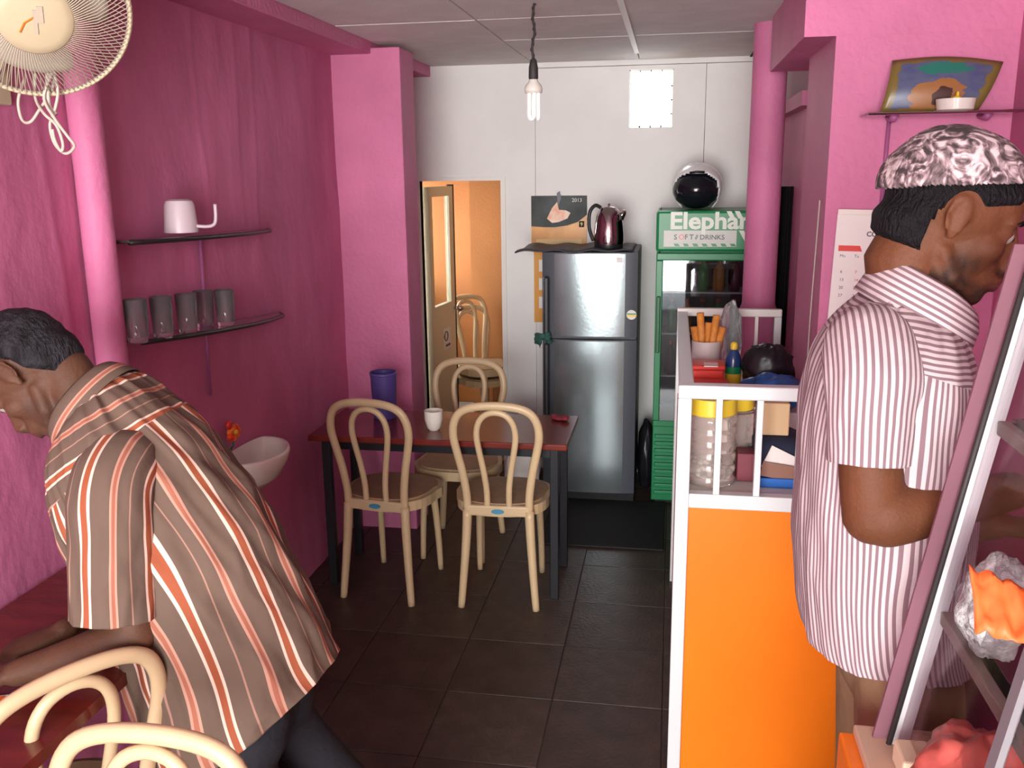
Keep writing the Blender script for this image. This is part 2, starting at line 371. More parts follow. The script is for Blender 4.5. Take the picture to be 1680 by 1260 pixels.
MB().box(-.26, .20, -.03, .045, 0, .43).build('block', M['orangewall'], cb); MB().box(-.27, .20, -.05, .045, .431, .46, .004).build('slab', M['ceramic'], cb)
# right side: beam, alcove wall and far pillar
struct(MB().box(.378, XR+.1, YR, 4.07, 2.19, ZC+.05).build('trim_3', M['pink']), 'pink beam over the alcove at the right')
struct(MB().box(.472, XR+.1, YR+.002, 3.62, -.01, 2.2).build('wall_right', M['pink']), 'bright pink wall behind the counter man')
struct(MB().box(XR, XR+.12, YF, YR, -.1, ZC+.03).build('wall_right_2', M['pinkrough']), 'dark pink side wall at the far right')
struct(MB().box(.565, .80, 4.2, YB, -.01, 2.06).box(.52, .80, 4.15, YB, 2.06, 2.12).build('wall_right_3', M['pink']), 'pink wall stub behind the round pipe')
struct(MB().box(.80, 1.2, 3.62, YB, -.01, ZC).build('wall_right_4', M['pink']), 'pink wall closing the alcove')
bk = thing('dark_curtain', 'black sequinned curtain hanging behind the right-hand pipe', 'curtain', (.52, 4.62, 0))
cpts = [(-.06+.125*i/24, .012*math.sin(i*1.4)) for i in range(25)]
cb_ = MB()
for (xa, ya), (xb, yb) in zip(cpts, cpts[1:]):
    v = [cb_.bm.verts.new(p) for p in ((xa, ya, .02), (xb, yb, .02), (xb, yb, 1.72), (xa, ya, 1.72))]; cb_.bm.faces.new(v)
cb_.build('drape', M['black'], bk, smooth=True)
sq = MB()
for k in range(46): sq.ell((-.052+.003*random.random(), -.02, 1.0+.014*k), .0035, seg=6, rg=4)
sq.build('sequin', mat('gold_sequin', (.8, .55, .2), .25, metal=1), bk)
tag(MB().tube([(.478-.008, 3.16, 1.70), (.464, 3.17, 1.3), (.464, 3.18, .95)], .0022, 6).build('thin_wire', M['cable']), 'thin pale wire down the shaded alcove edge', 'wire')
# pipes
struct(MB().lathe([(.043, 0), (.043, 2.40)], (-1.548, 2.30, 0), 40).build('trim_4', M['pink'], smooth='edge'), 'pink painted vertical pipe on the left wall')
struct(MB().lathe([(.088, 0), (.088, 1.17), (.073, 1.21), (.073, 2.42)], (.392, 4.24, 0), 44).build('trim_5', M['pink'], smooth='edge'), 'fat pink vertical drain pipe beside the cooler')
# things of the setting outside the front
struct(MB().box(-14, 14, -14, -2.6, -.25, -.15).build('floor_3', M['asphalt']), 'street outside the open front')
op = thing('street_building', 'pale building across the street, seen only in reflections', 'building', (0, -12, -.15))
MB().box(-9, 9, -1, 0, 0, 3.0).build('facade', mat('far_facade', (.5, .5, .47), .8), op)
for k in range(5): MB().box(-7+k*3.2, -5.4+k*3.2, 0, .03, .1, 2.1).build('shutter', M['greydark'], op)
op['label'] = 'low pale building with shutters across the street'
# black floor mat by the appliances
tag(MB().box(-.62, .0, 4.2, 4.86, 0.0, .010, .003).build('floor_mat', M['black']), 'black mat on the floor in front of the fridge', 'mat')
# ================================================================ furniture
def make_chair(label, group, loc, rz, cat='chair'):
    t = thing('bentwood_chair', label, cat, loc, rz, group)
    for s in (-1, 1):
        P = [Vector((s*.160, -.215, 0)), Vector((s*.150, -.205, .12)), Vector((s*.138, -.190, .28)), Vector((s*.130, -.180, .43))]
        MB().tube(crom(P, 12), [.015+.006*i/11 for i in range(12)], 12).build('leg', M['chair'], t, smooth='edge')
        P = [Vector((s*.145, .170, 0)), Vector((s*.143, .160, .15)), Vector((s*.138, .145, .30)), Vector((s*.130, .130, .425))]
        MB().tube(crom(P, 10), [.013+.005*i/9 for i in range(10)], 12).build('leg', M['chair'], t, smooth='edge')
    H = [(.130, .43), (.132, .50), (.146, .60), (.165, .69), (.176, .76), (.168, .82), (.140, .862), (.085, .884), (0, .891)]
    def yy(z): return -.180-.055*max(0, (z-.43)/.46)**1.4
    P = [Vector((x, yy(z), z)) for x, z in H] + [Vector((-x, yy(z), z)) for x, z in H[-2::-1]]
    MB().tube(crom(P, 60), .0175, 12, flat=.85, up=(0, 1, 0)).build('back_hoop', M['chair'], t, smooth='edge')
    I = [(.046, .43), (.047, .52), (.058, .61), (.072, .69), (.080, .755), (.072, .81), (.045, .848), (0, .862)]
    P = [Vector((x, yy(z)+.002, z)) for x, z in I] + [Vector((-x, yy(z)+.002, z)) for x, z in I[-2::-1]]
    MB().tube(crom(P, 50), .0135, 10, flat=.9, up=(0, 1, 0)).build('inner_loop', M['chair'], t, smooth='edge')
    MB().box(-.135, .135, -.195, -.165, .405, .452, .008).build('back_rail', M['chair'], t)
    MB().lathe([(0, -.002), (.027, -.002), (.027, .002), (0, .002)], seg=20, mtx=Matrix.Translation((0, -.197, .428)) @ Matrix.Diagonal((1, 1, .38, 1)) @ Matrix.Rotation(PI/2, 4, 'X')).build('badge', M['logo'], t)
    def seatpoly(r, e=2.6, n=36):
        out = []
        for i in range(n):
            a = 2*PI*i/n; c, s_ = math.cos(a), math.sin(a)
            out.append((r*.2*abs(c)**(2/e)*(1 if c > 0 else -1)*(1.0+.06*(s_ > 0)), r*.195*abs(s_)**(2/e)*(1 if s_ > 0 else -1)))
        return out
    MB().prism(seatpoly(1), .405, .448).build('seat_rim', M['chair'], t)
    mb = MB(); mb.prism(seatpoly(.90), .440, .456); mb.build('seat', M['seat'], t)
    return t
gch = 'cream bentwood-style plastic chairs'
make_chair('cream plastic hoop-back chair at the near left of the dark table', gch, (-1.188, 3.70, 0), math.radians(-7))
make_chair('cream plastic hoop-back chair at the near right of the dark table', gch, (-.690, 3.71, 0), math.radians(2))
make_chair('cream hoop-back chair behind the dark table, facing the camera', gch, (-.985, 4.12, 0), math.radians(178))
make_chair('cream hoop-back chair cut by the lower left edge, beside the red table', gch, (at(118, 1150, 1.40).x-.19, 1.40+.11, 0), math.radians(60))
make_chair('large cream chair hoop cut by the bottom edge, nearest the camera', gch, (-.84, 1.0, 0), math.radians(180))
make_chair('lower of two stacked hoop-back chairs behind the doorway', gch, (-1.23, 6.01, 0), math.radians(228))
make_chair('upper of two stacked hoop-back chairs behind the doorway', gch, (-1.225, 6.005, .075), math.radians(232))

t = thing('dining_table', 'dark red-brown table with black steel legs before the white wall', 'table', (-.96, 3.80, 0))
MB().box(-.56, .56, -.235, .235, .685, .712, .006).build('tabletop', M['mahog'], t)
for sx_ in (-1, 1):
    for sy_ in (-1, 1):
        MB().box(sx_*.50-.018, sx_*.50+.018, sy_*.17-.018, sy_*.17+.018, 0, .684, .003).build('leg', M['steelrod'], t)
MB().box(-.50, .50, -.185, -.16, .64, .684).box(-.50, .50, .16, .185, .64, .684).box(-.515, -.485, -.17, .17, .64, .684).box(.485, .515, -.17, .17, .64, .684).build('apron', M['steelrod'], t)
t = thing('wall_table', 'long red-brown table against the left wall by the stooping man', 'table', (-1.35, 1.6, 0))
pl = [(-.232, -.75), (.19, -.75), (.24, -.70)] + [(.24, .62), (.20, .72), (.12, .77), (-.232, .77)]
MB().prism(pl, .755, .782).build('tabletop', M['mahog'], t)
for y in (-.65, .65):
    for x in (-.19, .19): MB().box(x-.018, x+.018, y-.018, y+.018, 0, .754, .003).build('leg', M['steelrod'], t)

# ---------------------------------------------------------------- fridge
fr = thing('refrigerator', 'silver two-door fridge with dark grey sides against the white wall', 'fridge', (-.425, 4.82, 0))
W2 = .253
MB().box(-W2, W2, .045, .545, .03, 1.388, .006).build('cabinet', M['fridgeside'], fr)
def door(z0, z1, name):
    # gently convex front: dark side strips and a brushed middle
    mb = MB(); N = 24
    def y(x): return .045-.045*math.sqrt(max(0, 1-(x/W2)**2*.78))-.0
    xs = [-W2+2*W2*i/N for i in range(N+1)]
    poly = [(x, y(x)) for x in xs]+[(W2, .043), (-W2, .043)]
    mb.prism(poly, z0, z1); d = mb.build(name, M['greydark'], fr, smooth='edge')
    mb = MB(); xs = [-.187+(.375)*i/20 for i in range(21)]
    mb.prism([(x, y(x)-.003) for x in xs]+[(x, y(x)+.002) for x in xs[::-1]], z0+.006, z1-.006)
    mb.build('steel_panel', M['steel'], d, smooth='edge'); return d
d1 = door(.935, 1.385, 'freezer_door'); d2 = door(.06, .920, 'main_door')
for d, z0, z1 in ((d1, .95, 1.26), (d2, .50, .90)):
    MB().box(-.240, -.212, -.028, .006, z0, z1, .008).build('handle', M['plasticbk'], d)
MB().box(-.25, .25, .03, .5, .012, .058).build('kick_plate', M['black'], fr)
for x in (-.2, .2): MB().lathe([(0, 0), (.02, 0), (.02, .03), (0, .03)], (x, .10, 0)).build('foot', M['plasticbk'], fr)
MB().box(.142, .172, -.0062, -.004, 1.335, 1.36).build('label_sticker', M['paper'], d1)
st = MB().lathe([(0, 0), (.026, 0), (.026, .003), (0, .003)], mtx=Matrix.Translation((.224, .006, 1.06)) @ Matrix.Rotation(PI/2, 4, 'X')).build('energy_sticker', M['paper'], d1)
MB().box(.199, .249, .0, .0045, 1.050, 1.061).build('sticker_band', M['yellow'], st); MB().box(.201, .247, .0, .0045, 1.061, 1.068).build('sticker_band', M['green'], st)
# cloth knotted round the handle
cm = mat('teal_cloth', (.03, .11, .085), .9, var=.5, scale=40)
mb = MB()
for k in range(16): mb.ell((-.246+random.uniform(-.035, .05), -.03+random.uniform(-.01, .008), .925+random.uniform(-.02, .03)), (.018, .008, .014), seg=8, rg=6)
mb.tube([(-.25, -.03, .93), (-.262, -.032, .90), (-.258, -.03, .875)], [.012, .010, .005], 8, flat=.5)
o = remesh(mb, 'knotted_cloth', cm, None, .005, 4); o.location = fr.location; tag(o, 'dark green rag knotted round the fridge handle', 'cloth')
# dark board over the fridge top
mb = MB(); nx = 24
for k in (0, 1): pass
V = [[mb.bm.verts.new((-.82+.62*i/nx, 4.80+.5*j/6, 1.394+.006*math.sin(i*.9)+.004*math.sin(j*1.3+i*.4)+(.0 if i > 5 else -.002*(5-i))+.006)) for j in range(7)] for i in range(nx+1)]
for i in range(nx):
    for j in range(6): mb.bm.faces.new((V[i][j], V[i+1][j], V[i+1][j+1], V[i][j+1]))
o = mb.build('rubber_sheet', M['fridgeside'], smooth=True); md = o.modifiers.new('s', 'SOLIDIFY'); md.thickness = .008; tag(o, 'dark rubber sheet lying over the left of the fridge top', 'sheet')
# kettle
k = thing('electric_kettle', 'shiny dark chrome kettle standing on top of the fridge', 'kettle', (-.335, 4.96, 1.39), math.radians(200))
MB().lathe([(0, 0), (.072, 0), (.076, .012), (.078, .03)], seg=40).build('base', M['plasticbk'], k, smooth=True)
MB().lathe([(.078, .030), (.080, .05), (.079, .09), (.074, .14), (.066, .18), (.056, .205), (.044, .216)], seg=48).build('body', M['chrome'], k, smooth=True)
MB().lathe([(.046, .214), (.040, .224), (.02, .230), (.008, .232), (.008, .243), (0, .244)], seg=32).build('lid', M['chrome'], k, smooth=True)
MB().tube(crom([Vector(p) for p in ((.045, 0, .222), (.075, 0, .235), (.105, 0, .20), (.108, 0, .12), (.085, 0, .05))], 20), .010, 10).build('handle', M['plasticbk'], k, smooth=True)
MB().tube([(-.060, 0, .165), (-.082, 0, .195), (-.088, 0, .205)], [.022, .014, .010], 12).build('spout', M['chrome'], k, smooth=True)

# ---------------------------------------------------------------- drinks cooler
cx0, cx1, cy = -.078, .50, 4.82
cl = thing('drinks_cooler', 'green glass-door drinks cooler with a lit-up style sign header', 'cooler', (cx0, cy, 0))
cl['label'] = 'green glass-door drinks cooler with a soft drinks sign header'
Wc = cx1-cx0
MB().box(0, .022, .05, .53, .44, 1.595, .004).box(Wc-.022, Wc, .05, .53, .44, 1.595, .004).box(0, Wc, .50, .53, .44, 1.595).box(0, Wc, .05, .53, 1.37, 1.595, .01).box(0, Wc, .04, .53, .02, .46, .006).build('cabinet', M['green'], cl)
MB().box(.023, Wc-.023, .49, .499, .47, 1.36).build('interior', M['coolerin'], cl)
hd = MB().box(-.004, Wc+.004, .0, .08, 1.392, 1.600, .014).build('sign_header', M['green'], cl)
MB().box(.035, .40, -.0025, .002, 1.418, 1.500).build('sign_band', M['signgrey'], hd)
text('Elephant', .118, M['signwhite'], hd, facing(.062, -.002, 1.510), .0012, bold=.0035, sx=1.12)
for i, (ch, c) in enumerate(zip('SOFT', ('greydark', 'red', 'greydark', 'greydark'))):
    text(ch, .036, M[c], hd, facing((.086, .110, .140, .164)[i], -.003, 1.455), .0010, bold=.0006)
text('DRINKS', .034, M['greydark'], hd, facing(.216, -.003, 1.455), .0010, bold=.0004, sx=1.05)
MB().tube([(.196, -.003, 1.455), (.204, -.003, 1.478)], .004, 6).build('sign_mark', M['visor'], hd)
for k_, (x0, z0, z1) in enumerate(((.345, 1.560, 1.597), (.385, 1.560, 1.597), (.41, 1.42, 1.50), (.455, 1.42, 1.50))):
    wd = .024; sl = -.028*(z1-z0)/.05
    mm = MB(); v = [mm.bm.verts.new(p) for p in ((x0-sl*0, -.0035, z1), (x0+wd, -.0035, z1), (x0+wd-sl, -.0035, z0), (x0-sl, -.0035, z0))]; mm.bm.faces.new(v)
    o = mm.build('sign_stripe', M['signwhite'], hd); o.modifiers.new('s', 'SOLIDIFY').thickness = .001
for k_ in range(8):
    x0 = .085+.047*k_; mm = MB(); v = [mm.bm.verts.new(p) for p in ((x0, -.0035, 1.434), (x0+.024, -.0035, 1.434), (x0+.033, -.0035, 1.420), (x0+.009, -.0035, 1.420))]; mm.bm.faces.new(v)
    mm.build('sign_dash', M['green'], hd).modifiers.new('s', 'SOLIDIFY').thickness = .001
gd = MB().box(0, Wc, .01, .045, 1.345, 1.385, .006).box(0, Wc, .01, .045, .45, .485, .006).box(0, .034, .01, .045, .485, 1.345, .004).box(Wc-.034, Wc, .01, .045, .485, 1.345, .004).build('door', M['green'], cl)
MB().box(.030, Wc-.030, .026, .032, .485, 1.345, mtx=Matrix.Translation((.25, .029, 0)) @ Matrix.Rotation(math.radians(-1.8), 4, 'Z') @ Matrix.Translation((-.25, -.029, 0))).build('door_glass', mat('cooler_door_glass', (.50, .52, .56), .03, trans=1, ior=1.75), gd)
MB().box(.006, .026, -.012, .012, .86, 1.16, .004).build('door_handle', mat('dark_green_handle', (.008, .10, .03), .4), gd)
for z in (.72, .95, 1.17): MB().box(.03, Wc-.03, .052, .30, z, z+.008).build('shelf', M['alu'], cl)
for k_ in range(9): MB().box(.012, Wc-.012, .022, .045, .06+.04*k_, .082+.04*k_, .006).build('grille_slat', mat('grille_green', (.015, .24, .10), .4) if k_ == 0 else bpy.data.materials['grille_green'], cl)
MB().box(.02, Wc-.02, .06, .5, 0, .02).build('base', M['black'], cl)
bcol = [('cola_bottle', (.05, .01, .008)), ('lime_bottle', (.03, .25, .05)), ('orange_bottle', (.6, .18, .02))]
for r, z in enumerate((.728, .958, 1.178)):
    for c in range(6):
        nm, rgb = bcol[(r+c) % 3]
        m_ = bpy.data.materials.get(nm) or mat(nm, rgb, .2)
        b = thing('drink_bottle', '', 'bottle', (cx0+.085+.08*c, cy+.10, z), 0, 'bottles inside the cooler')
        b['label'] = '%s soft drink bottle, %s from the hinge side, on the %s cooler shelf' % (('dark', 'green', 'orange')[(r+c) % 3], ('first', 'second', 'third', 'fourth', 'fifth', 'sixth')[c], ('lower', 'middle', 'top')[r])
        MB().lathe([(0, 0), (.028, 0), (.030, .01), (.030, .10), (.024, .125), (.011, .15), (.011, .165)], seg=16).build('body', m_, b, smooth=True)
        MB().lathe([(.013, .163), (.013, .178), (0, .178)], seg=12).build('cap', M['red'], b)
# helmet on the cooler
h = thing('motorcycle_helmet', 'white open-face helmet with a dark visor on the cooler', 'helmet', (.125, 5.05, 1.60))
sh = MB(); Nh, Mh = 56, 30
V = []
for i in range(Nh):
    th = 2*PI*i/Nh; row = []
    for j in range(Mh+1):
        ph = PI*.5-(PI*.5+.85)*j/Mh
        x = .128*math.cos(ph)*math.cos(th)*(1-.10*max(0, -math.sin(ph))); y = .150*math.cos(ph)*math.sin(th); z = .118+.118*math.sin(ph)*(1.0 if ph > 0 else 1.25)
        row.append(sh.bm.verts.new((x, y, z)))
    V.append(row)
for i in range(Nh):
    for j in range(Mh):
        q = [V[i][j], V[(i+1) % Nh][j], V[(i+1) % Nh][j+1], V[i][j+1]]
        c = sum((v.co for v in q), Vector())/4
        if c.y < -.02 and abs(c.x+.010) < .114*(1-max(0, (c.z-.10)/.085)**3*.55 if c.z > .10 else 1) and c.z < .182: continue
        if len({tuple(v.co) for v in q}) < 4:
            try: sh.bm.faces.new([V[i][0], V[(i+1) % Nh][1], V[i][1]])
            except Exception: pass
            continue
        sh.bm.faces.new(q)
o = sh.build('shell', M['helmet'], h, smooth=True); md = o.modifiers.new('s', 'SOLIDIFY'); md.thickness = .008; md.offset = 0
MB().ell((-.006, -.016, .102), (.126, .138, .102)).build('visor', M['visor'], h, smooth=True)
MB().tube([(-.045, -.120, .188), (-.01, -.128, .192), (.03, -.122, .190)], .006, 8).build('visor_vent', M['plasticbk'], h, smooth=True)

# ---------------------------------------------------------------- wall calendar left of the fridge
c = thing('wall_calendar', 'orange and black wall calendar hanging left behind the fridge', 'calendar', (-.655, YB-.012, 1.32))
sheet = MB(); 
sheet.box(-.163, .163, 0, .004, .03, .345); pg = sheet.build('top_sheet', mat('calendar_orange', (.72, .30, .035), .35, var=.25, scale=8), c)
MB().box(-.150, .11, .004, .008, -.40, .03).build('lower_sheet', mat('calendar_amber', (.66, .28, .03), .5), c)
arc = [(-.163, .345), (.163, .345), (.163, .235), (.11, .195), (.05, .175), (-.02, .165), (-.09, .165), (-.163, .17)]
MB().prism(arc, 0, .002, Matrix.Translation((0, -.001, 0)) @ Matrix.Rotation(PI/2, 4, 'X')).build('dark_field', mat('calendar_dark', (.018, .02, .02), .6, var_col=(.06, .075, .072), scale=5), pg)
MB().prism([(-.07, .215), (-.04, .275), (-.01, .310), (.0, .265), (.04, .262), (.068, .248), (.05, .215), (.0, .195), (-.04, .19)], 0, .002, Matrix.Translation((0, -.004, 0)) @ Matrix.Rotation(PI/2, 4, 'X')).build('picture_shape', mat('calendar_flame', (.75, .26, .12), .4, var_col=(.8, .62, .5), scale=14), pg)
MB().prism([(-.012, .36), (.004, .372), (.014, .335), (.0, .29), (-.008, .31)], 0, .002, Matrix.Translation((0, -.006, 0)) @ Matrix.Rotation(PI/2, 4, 'X')).build('hanging_tab', M['greydark'], pg)
text('2013', .030, M['paper'], pg, facing(.075, -.004, .310), .0006)
bx = MB().box(.118, .148, -.003, .0, .165, .200).build('month_box', M['black'], pg); text('9', .030, M['yellow'], bx, facing(.125, -.0045, .172), .0004)
MB().box(-.135, .135, -.003, 0, .035, .095).build('month_panel', mat('calendar_cream', (.70, .50, .24), .5), pg)
for q in (-.06, -.17, -.28): MB().box(-.12, .10, .001, .004, q-.035, q+.035).build('date_strip', M['paper'], c)

# bulb
t = thing('pendant_bulb', 'compact fluorescent bulb hanging on a dark twisted cord', 'lamp', (-.52, 3.5, 2.40))
P = [Vector((.0, .03, .0)), Vector((-.004, .02, -.05)), Vector((.004, .01, -.10)), Vector((-.004, 0, -.15)), Vector((.0, 0, -.20))]
MB().tube(crom(P, 40), .0045, 8).tube([p+Vector((.005*math.cos(i*.9), .005*math.sin(i*.9), 0)) for i, p in enumerate(crom(P, 40))], .003, 6).build('cord', M['cord'], t, smooth=True)
MB().lathe([(.004, -.19), (.012, -.20), (.017, -.225), (.018, -.262), (.014, -.27)], seg=24).build('lamp_holder', M['cord'], t, smooth=True)
MB().lathe([(.014, -.262), (.018, -.275), (.030, -.288), (.034, -.300), (.032, -.315), (0, -.318)], seg=28).build('bulb_base', M['ceramic'], t, smooth=True)
tb = MB()
for a in range(3):
    u_ = Vector((math.cos(a*2.09+.3), math.sin(a*2.09+.3), 0)); s_ = Vector((-u_.y, u_.x, 0))
    tb.tube(crom([u_*.017+s_*.010+Vector((0, 0, z)) for z in (-.31, -.36, -.395)]+[u_*.017+Vector((0, 0, -.408))]+[u_*.017-s_*.010+Vector((0, 0, z)) for z in (-.395, -.36, -.31)], 26), .0068, 8)
tb.build('bulb_tubes', M['tube'], t, smooth=True)

# fan on the left wall
FY = 1.86; fc = at(54, 12, FY)
f = thing('wall_fan', 'cream caged fan at the top left corner of the view', 'fan', fc, 0)
dirv = (Vector((0, 0, CH))-fc).normalized(); dirv = (dirv+Vector((.02, 0, -.42))).normalized()
Rz = dirv.to_track_quat('Z', 'Y').to_matrix().to_4x4()
RG = .190
def fx(mb, name, m, sm=True): return mb.build(name, m, f, smooth=sm)
g = MB()
for k in range(120):
    a = 2*PI*k/120; a2 = a+.30
    P = [Vector((.062*math.cos(a), .062*math.sin(a), .060)), Vector((.12*math.cos(a+.17), .12*math.sin(a+.17), .052)), Vector((RG*.985*math.cos(a2), RG*.985*math.sin(a2), .012))]
    g.tube(crom(P, 5), .0013, 4, cap=False)
g.tube([(RG*math.cos(i*2*PI/64), RG*math.sin(i*2*PI/64), .006) for i in range(64)], .006, 8, closed=True)
g2 = MB(); g2.bm = g.bm; bmesh.ops.transform(g2.bm, matrix=Rz, verts=g2.bm.verts); fx(g2, 'front_guard', M['fanwire'])
g = MB()
for k in range(72):
    a = 2*PI*k/72
    P = [Vector((.05*math.cos(a), .05*math.sin(a), -.085)), Vector((.14*math.cos(a), .14*math.sin(a), -.075)), Vector((RG*math.cos(a), RG*math.sin(a), -.012))]
    g.tube(crom(P, 5), .0013, 4, cap=False)
bmesh.ops.transform(g.bm, matrix=Rz, verts=g.bm.verts); fx(g, 'rear_guard', M['fanwire'])
g = MB()
for k in range(96):
    a = 2*PI*k/96; g.ell((RG*math.cos(a), RG*math.sin(a), .006), (.005, .009, .009), Matrix.Rotation(a, 3, 'Z'), 6, 4)
bmesh.ops.transform(g.bm, matrix=Rz, verts=g.bm.verts); fx(g, 'guard_clip_ring', M['fan'])
hb = MB().lathe([(0, .070), (.055, .069), (.072, .064), (.078, .056), (.074, .050), (0, .050)], seg=40, mtx=Rz); hub = fx(hb, 'hub_plate', M['fan'])
lg = MB().box(-.004, .004, -.028, .022, .0705, .0722, mtx=Rz).box(-.012, .0, -.010, .024, .0705, .0722, mtx=Rz @ Matrix.Translation((.016, .006, 0))).build('printed_mark', M['fanwire'], hub)
MB().tube([Rz @ Vector(p) for p in ((-.030, -.026, .071), (-.020, -.006, .071), (-.002, .006, .071))], .0035, 6, flat=.4).build('orange_mark', mat('orange_print', (.75, .25, .04), .5), hub)
for k in range(3):
    b = MB(); a0 = k*2*PI/3+.4
    rows = []
    for i in range(9):
        r = .035+.115*i/8; wd = .42+.30*math.sin(PI*i/8*.8); rows.append([b.bm.verts.new((r*math.cos(a0+wd*(j/6-.5)*2), r*math.sin(a0+wd*(j/6-.5)*2), -.02+.028*(j/6-.5))) for j in range(7)])
    for i in range(8):
        for j in range(6): b.bm.faces.new((rows[i][j], rows[i+1][j], rows[i+1][j+1], rows[i][j+1]))
    bmesh.ops.transform(b.bm, matrix=Rz, verts=b.bm.verts); o = b.build('blade', mat('fan_blade', (.50, .47, .38), .4) if k == 0 else bpy.data.materials['fan_blade'], f, smooth=True); o.modifiers.new('s', 'SOLIDIFY').thickness = .003
fx(MB().lathe([(0, -.16), (.04, -.155), (.055, -.12), (.052, -.08), (.02, -.075), (.02, .05)], seg=28, mtx=Rz), 'motor_housing', M['fan'])
wp = Vector((XL, FY+.16, fc.z-.10))-fc
fx(MB().tube(crom([Rz @ Vector((0, 0, -.13)), Rz @ Vector((0, 0, -.15))+Vector((0, 0, -.06)), wp+Vector((.02, 0, 0))], 12), .016, 10), 'wall_arm', M['fan'])
fx(MB().box(wp.x-.0, wp.x+.02, wp.y-.05, wp.y+.05, wp.z-.08, wp.z+.08, .006), 'wall_plate', M['fan'], False)
# looped cable
mb = MB()
def loopc(pts, r=.0035): mb.tube(crom([at(x, y, FY+.06+dy) for x, y, dy in pts], 48), r, 8)
loopc([(85, 120, 0), (72, 160, 0), (90, 195, -.01), (112, 225, -.01), (122, 240, 0), (108, 252, .01), (90, 236, .01), (82, 205, .01), (90, 180, .01), (95, 150, .01), (88, 118, .01)])
loopc([(58, 120, .02), (58, 160, .02), (72, 186, .0), (92, 205, 0), (103, 235, .0), (100, 248, .0), (90, 230, 0), (86, 212, .0)])
loopc([(40, 130, .03), (30, 165, .03), (36, 196, .03), (50, 200, .02), (66, 178, .02), (84, 150, .02), (90, 120, .02)])
loopc([(78, 120, .01), (80, 170, .01), (92, 188, .01)], .005)
o = mb.build('looped_cable', M['cable'], smooth=True); tag(o, 'cream electric cable looped and hanging below the fan', 'cable')

# ---------------------------------------------------------------- left wall shelves
def wshelf(label, zn, zf, y0, y1, dep, zr):
    t = thing('wall_shelf', label, 'shelf', (XL, (y0+y1)/2, zn))
    n = 20; V = []; top = []
    def z(y): return (zf-zn)*(y-y0)/(y1-y0)
    def fx_(y):
        s = (y-y0)/(y1-y0); return dep*(1-abs(2*s-.85)**2.2*.55) if s < .9 else dep*max(.12, (1-s)/.1*.5+.05)
    ys = [y0+(y1-y0)*i/n for i in range(n+1)]
    yc = (y0+y1)/2
    outer = [Vector((fx_(y), y-yc, z(y))) for y in ys]
    g = MB()
    A = [g.bm.verts.new((.012, y-yc, z(y)+.0)) for y in ys]; B = [g.bm.verts.new(p) for p in outer]
    for i in range(n): g.bm.faces.new((A[i], B[i], B[i+1], A[i+1]))
    o = g.build('glass_plate', M['shelfglass'], t); o.modifiers.new('s', 'SOLIDIFY').thickness = .006
    MB().tube(outer, .008, 8).tube([(.014, y-yc, z(y)) for y in ys], .006, 8).build('rim', M['shelfdark'], t, smooth=True)
    return t
wshelf('upper dark-edged shelf on the left wall, with one plastic jug', 1.618, 1.590, 2.40, 3.46, .13, 0)
wshelf('lower dark-edged shelf on the left wall, holding drinking glasses', 1.330, 1.245, 2.40, 3.52, .14, 0)
tag(MB().tube([(XL+.02, 2.91, 1.60), (XL+.018, 2.90, 1.30), (XL+.016, 2.895, 1.05)], .006, 8).build('shelf_bracket', M['rod'], smooth=True), 'thin mauve upright holding the two left wall shelves', 'bracket')
# jug, upside down
def at_shelf(px, py, X): 
    d = fwd + rt*((px-840)/F) - up*((py-630)/F); return Vector((0, 0, CH)) + d*(X/d.x)
j0 = at_shelf(298, 381, -1.52)
t = thing('plastic_jug', 'milky plastic measuring jug upside down on the upper shelf', 'jug', j0, math.radians(10))
MB().lathe([(0, .102), (.030, .102), (.040, .097), (.045, .085), (.052, .0), (.048, .0), (.041, .082), (0, .095)], seg=32).build('body', M['trans_plastic'], t, smooth='edge')
MB().tube(crom([Vector(p) for p in ((.040, .0, .020), (.075, .010, .016), (.098, .018, .022), (.104, .022, .045), (.105, .022, .085))], 16), .008, 10, flat=.7).build('handle', M['trans_plastic'], t, smooth=True)
gl = [(226, 545, 'first drinking glass from the pipe on the lower shelf'), (268, 542, 'second drinking glass from the pipe on the lower shelf'),
      (309, 540, 'third drinking glass from the pipe on the lower shelf'), (337, 527, 'fourth drinking glass, set further back on the lower shelf'), (371, 526, 'drinking glass at the far right end of the lower shelf')]
for i, (x, y, lb) in enumerate(gl):
    X = -1.505 if i != 3 else -1.55
    p = at_shelf(x, y, X); s = (p.y-2.40)/1.12; p.z = 1.330-.085*s+.004
    # keep it on the plate
    b = MB(); N = 32; prof = [(0, .004), (.024, .004), (.026, 0), (.028, .012), (.0335, .125), (.031, .125), (.0255, .016), (0, .016)]
    rings = []
    for r, z in prof: rings.append([b.bm.verts.new(((max(r, 1e-5)*(1+(.035 if (k % 2 and .01 < z < .085 and r > .0265) else 0)))*math.cos(2*PI*k/N), (max(r, 1e-5)*(1+(.035 if (k % 2 and .01 < z < .085 and r > .0265) else 0)))*math.sin(2*PI*k/N), z)) for k in range(N)])
    for A, B in zip(rings, rings[1:]):
        for k in range(N): b.bm.faces.new((A[k], A[(k+1) % N], B[(k+1) % N], B[k]))
    bmesh.ops.remove_doubles(b.bm, verts=b.bm.verts, dist=2e-5)
    o = b.build('drinking_glass', M['tumbler'], smooth=True, loc=p); tag(o, lb, 'glass', 'drinking glasses on the lower shelf')
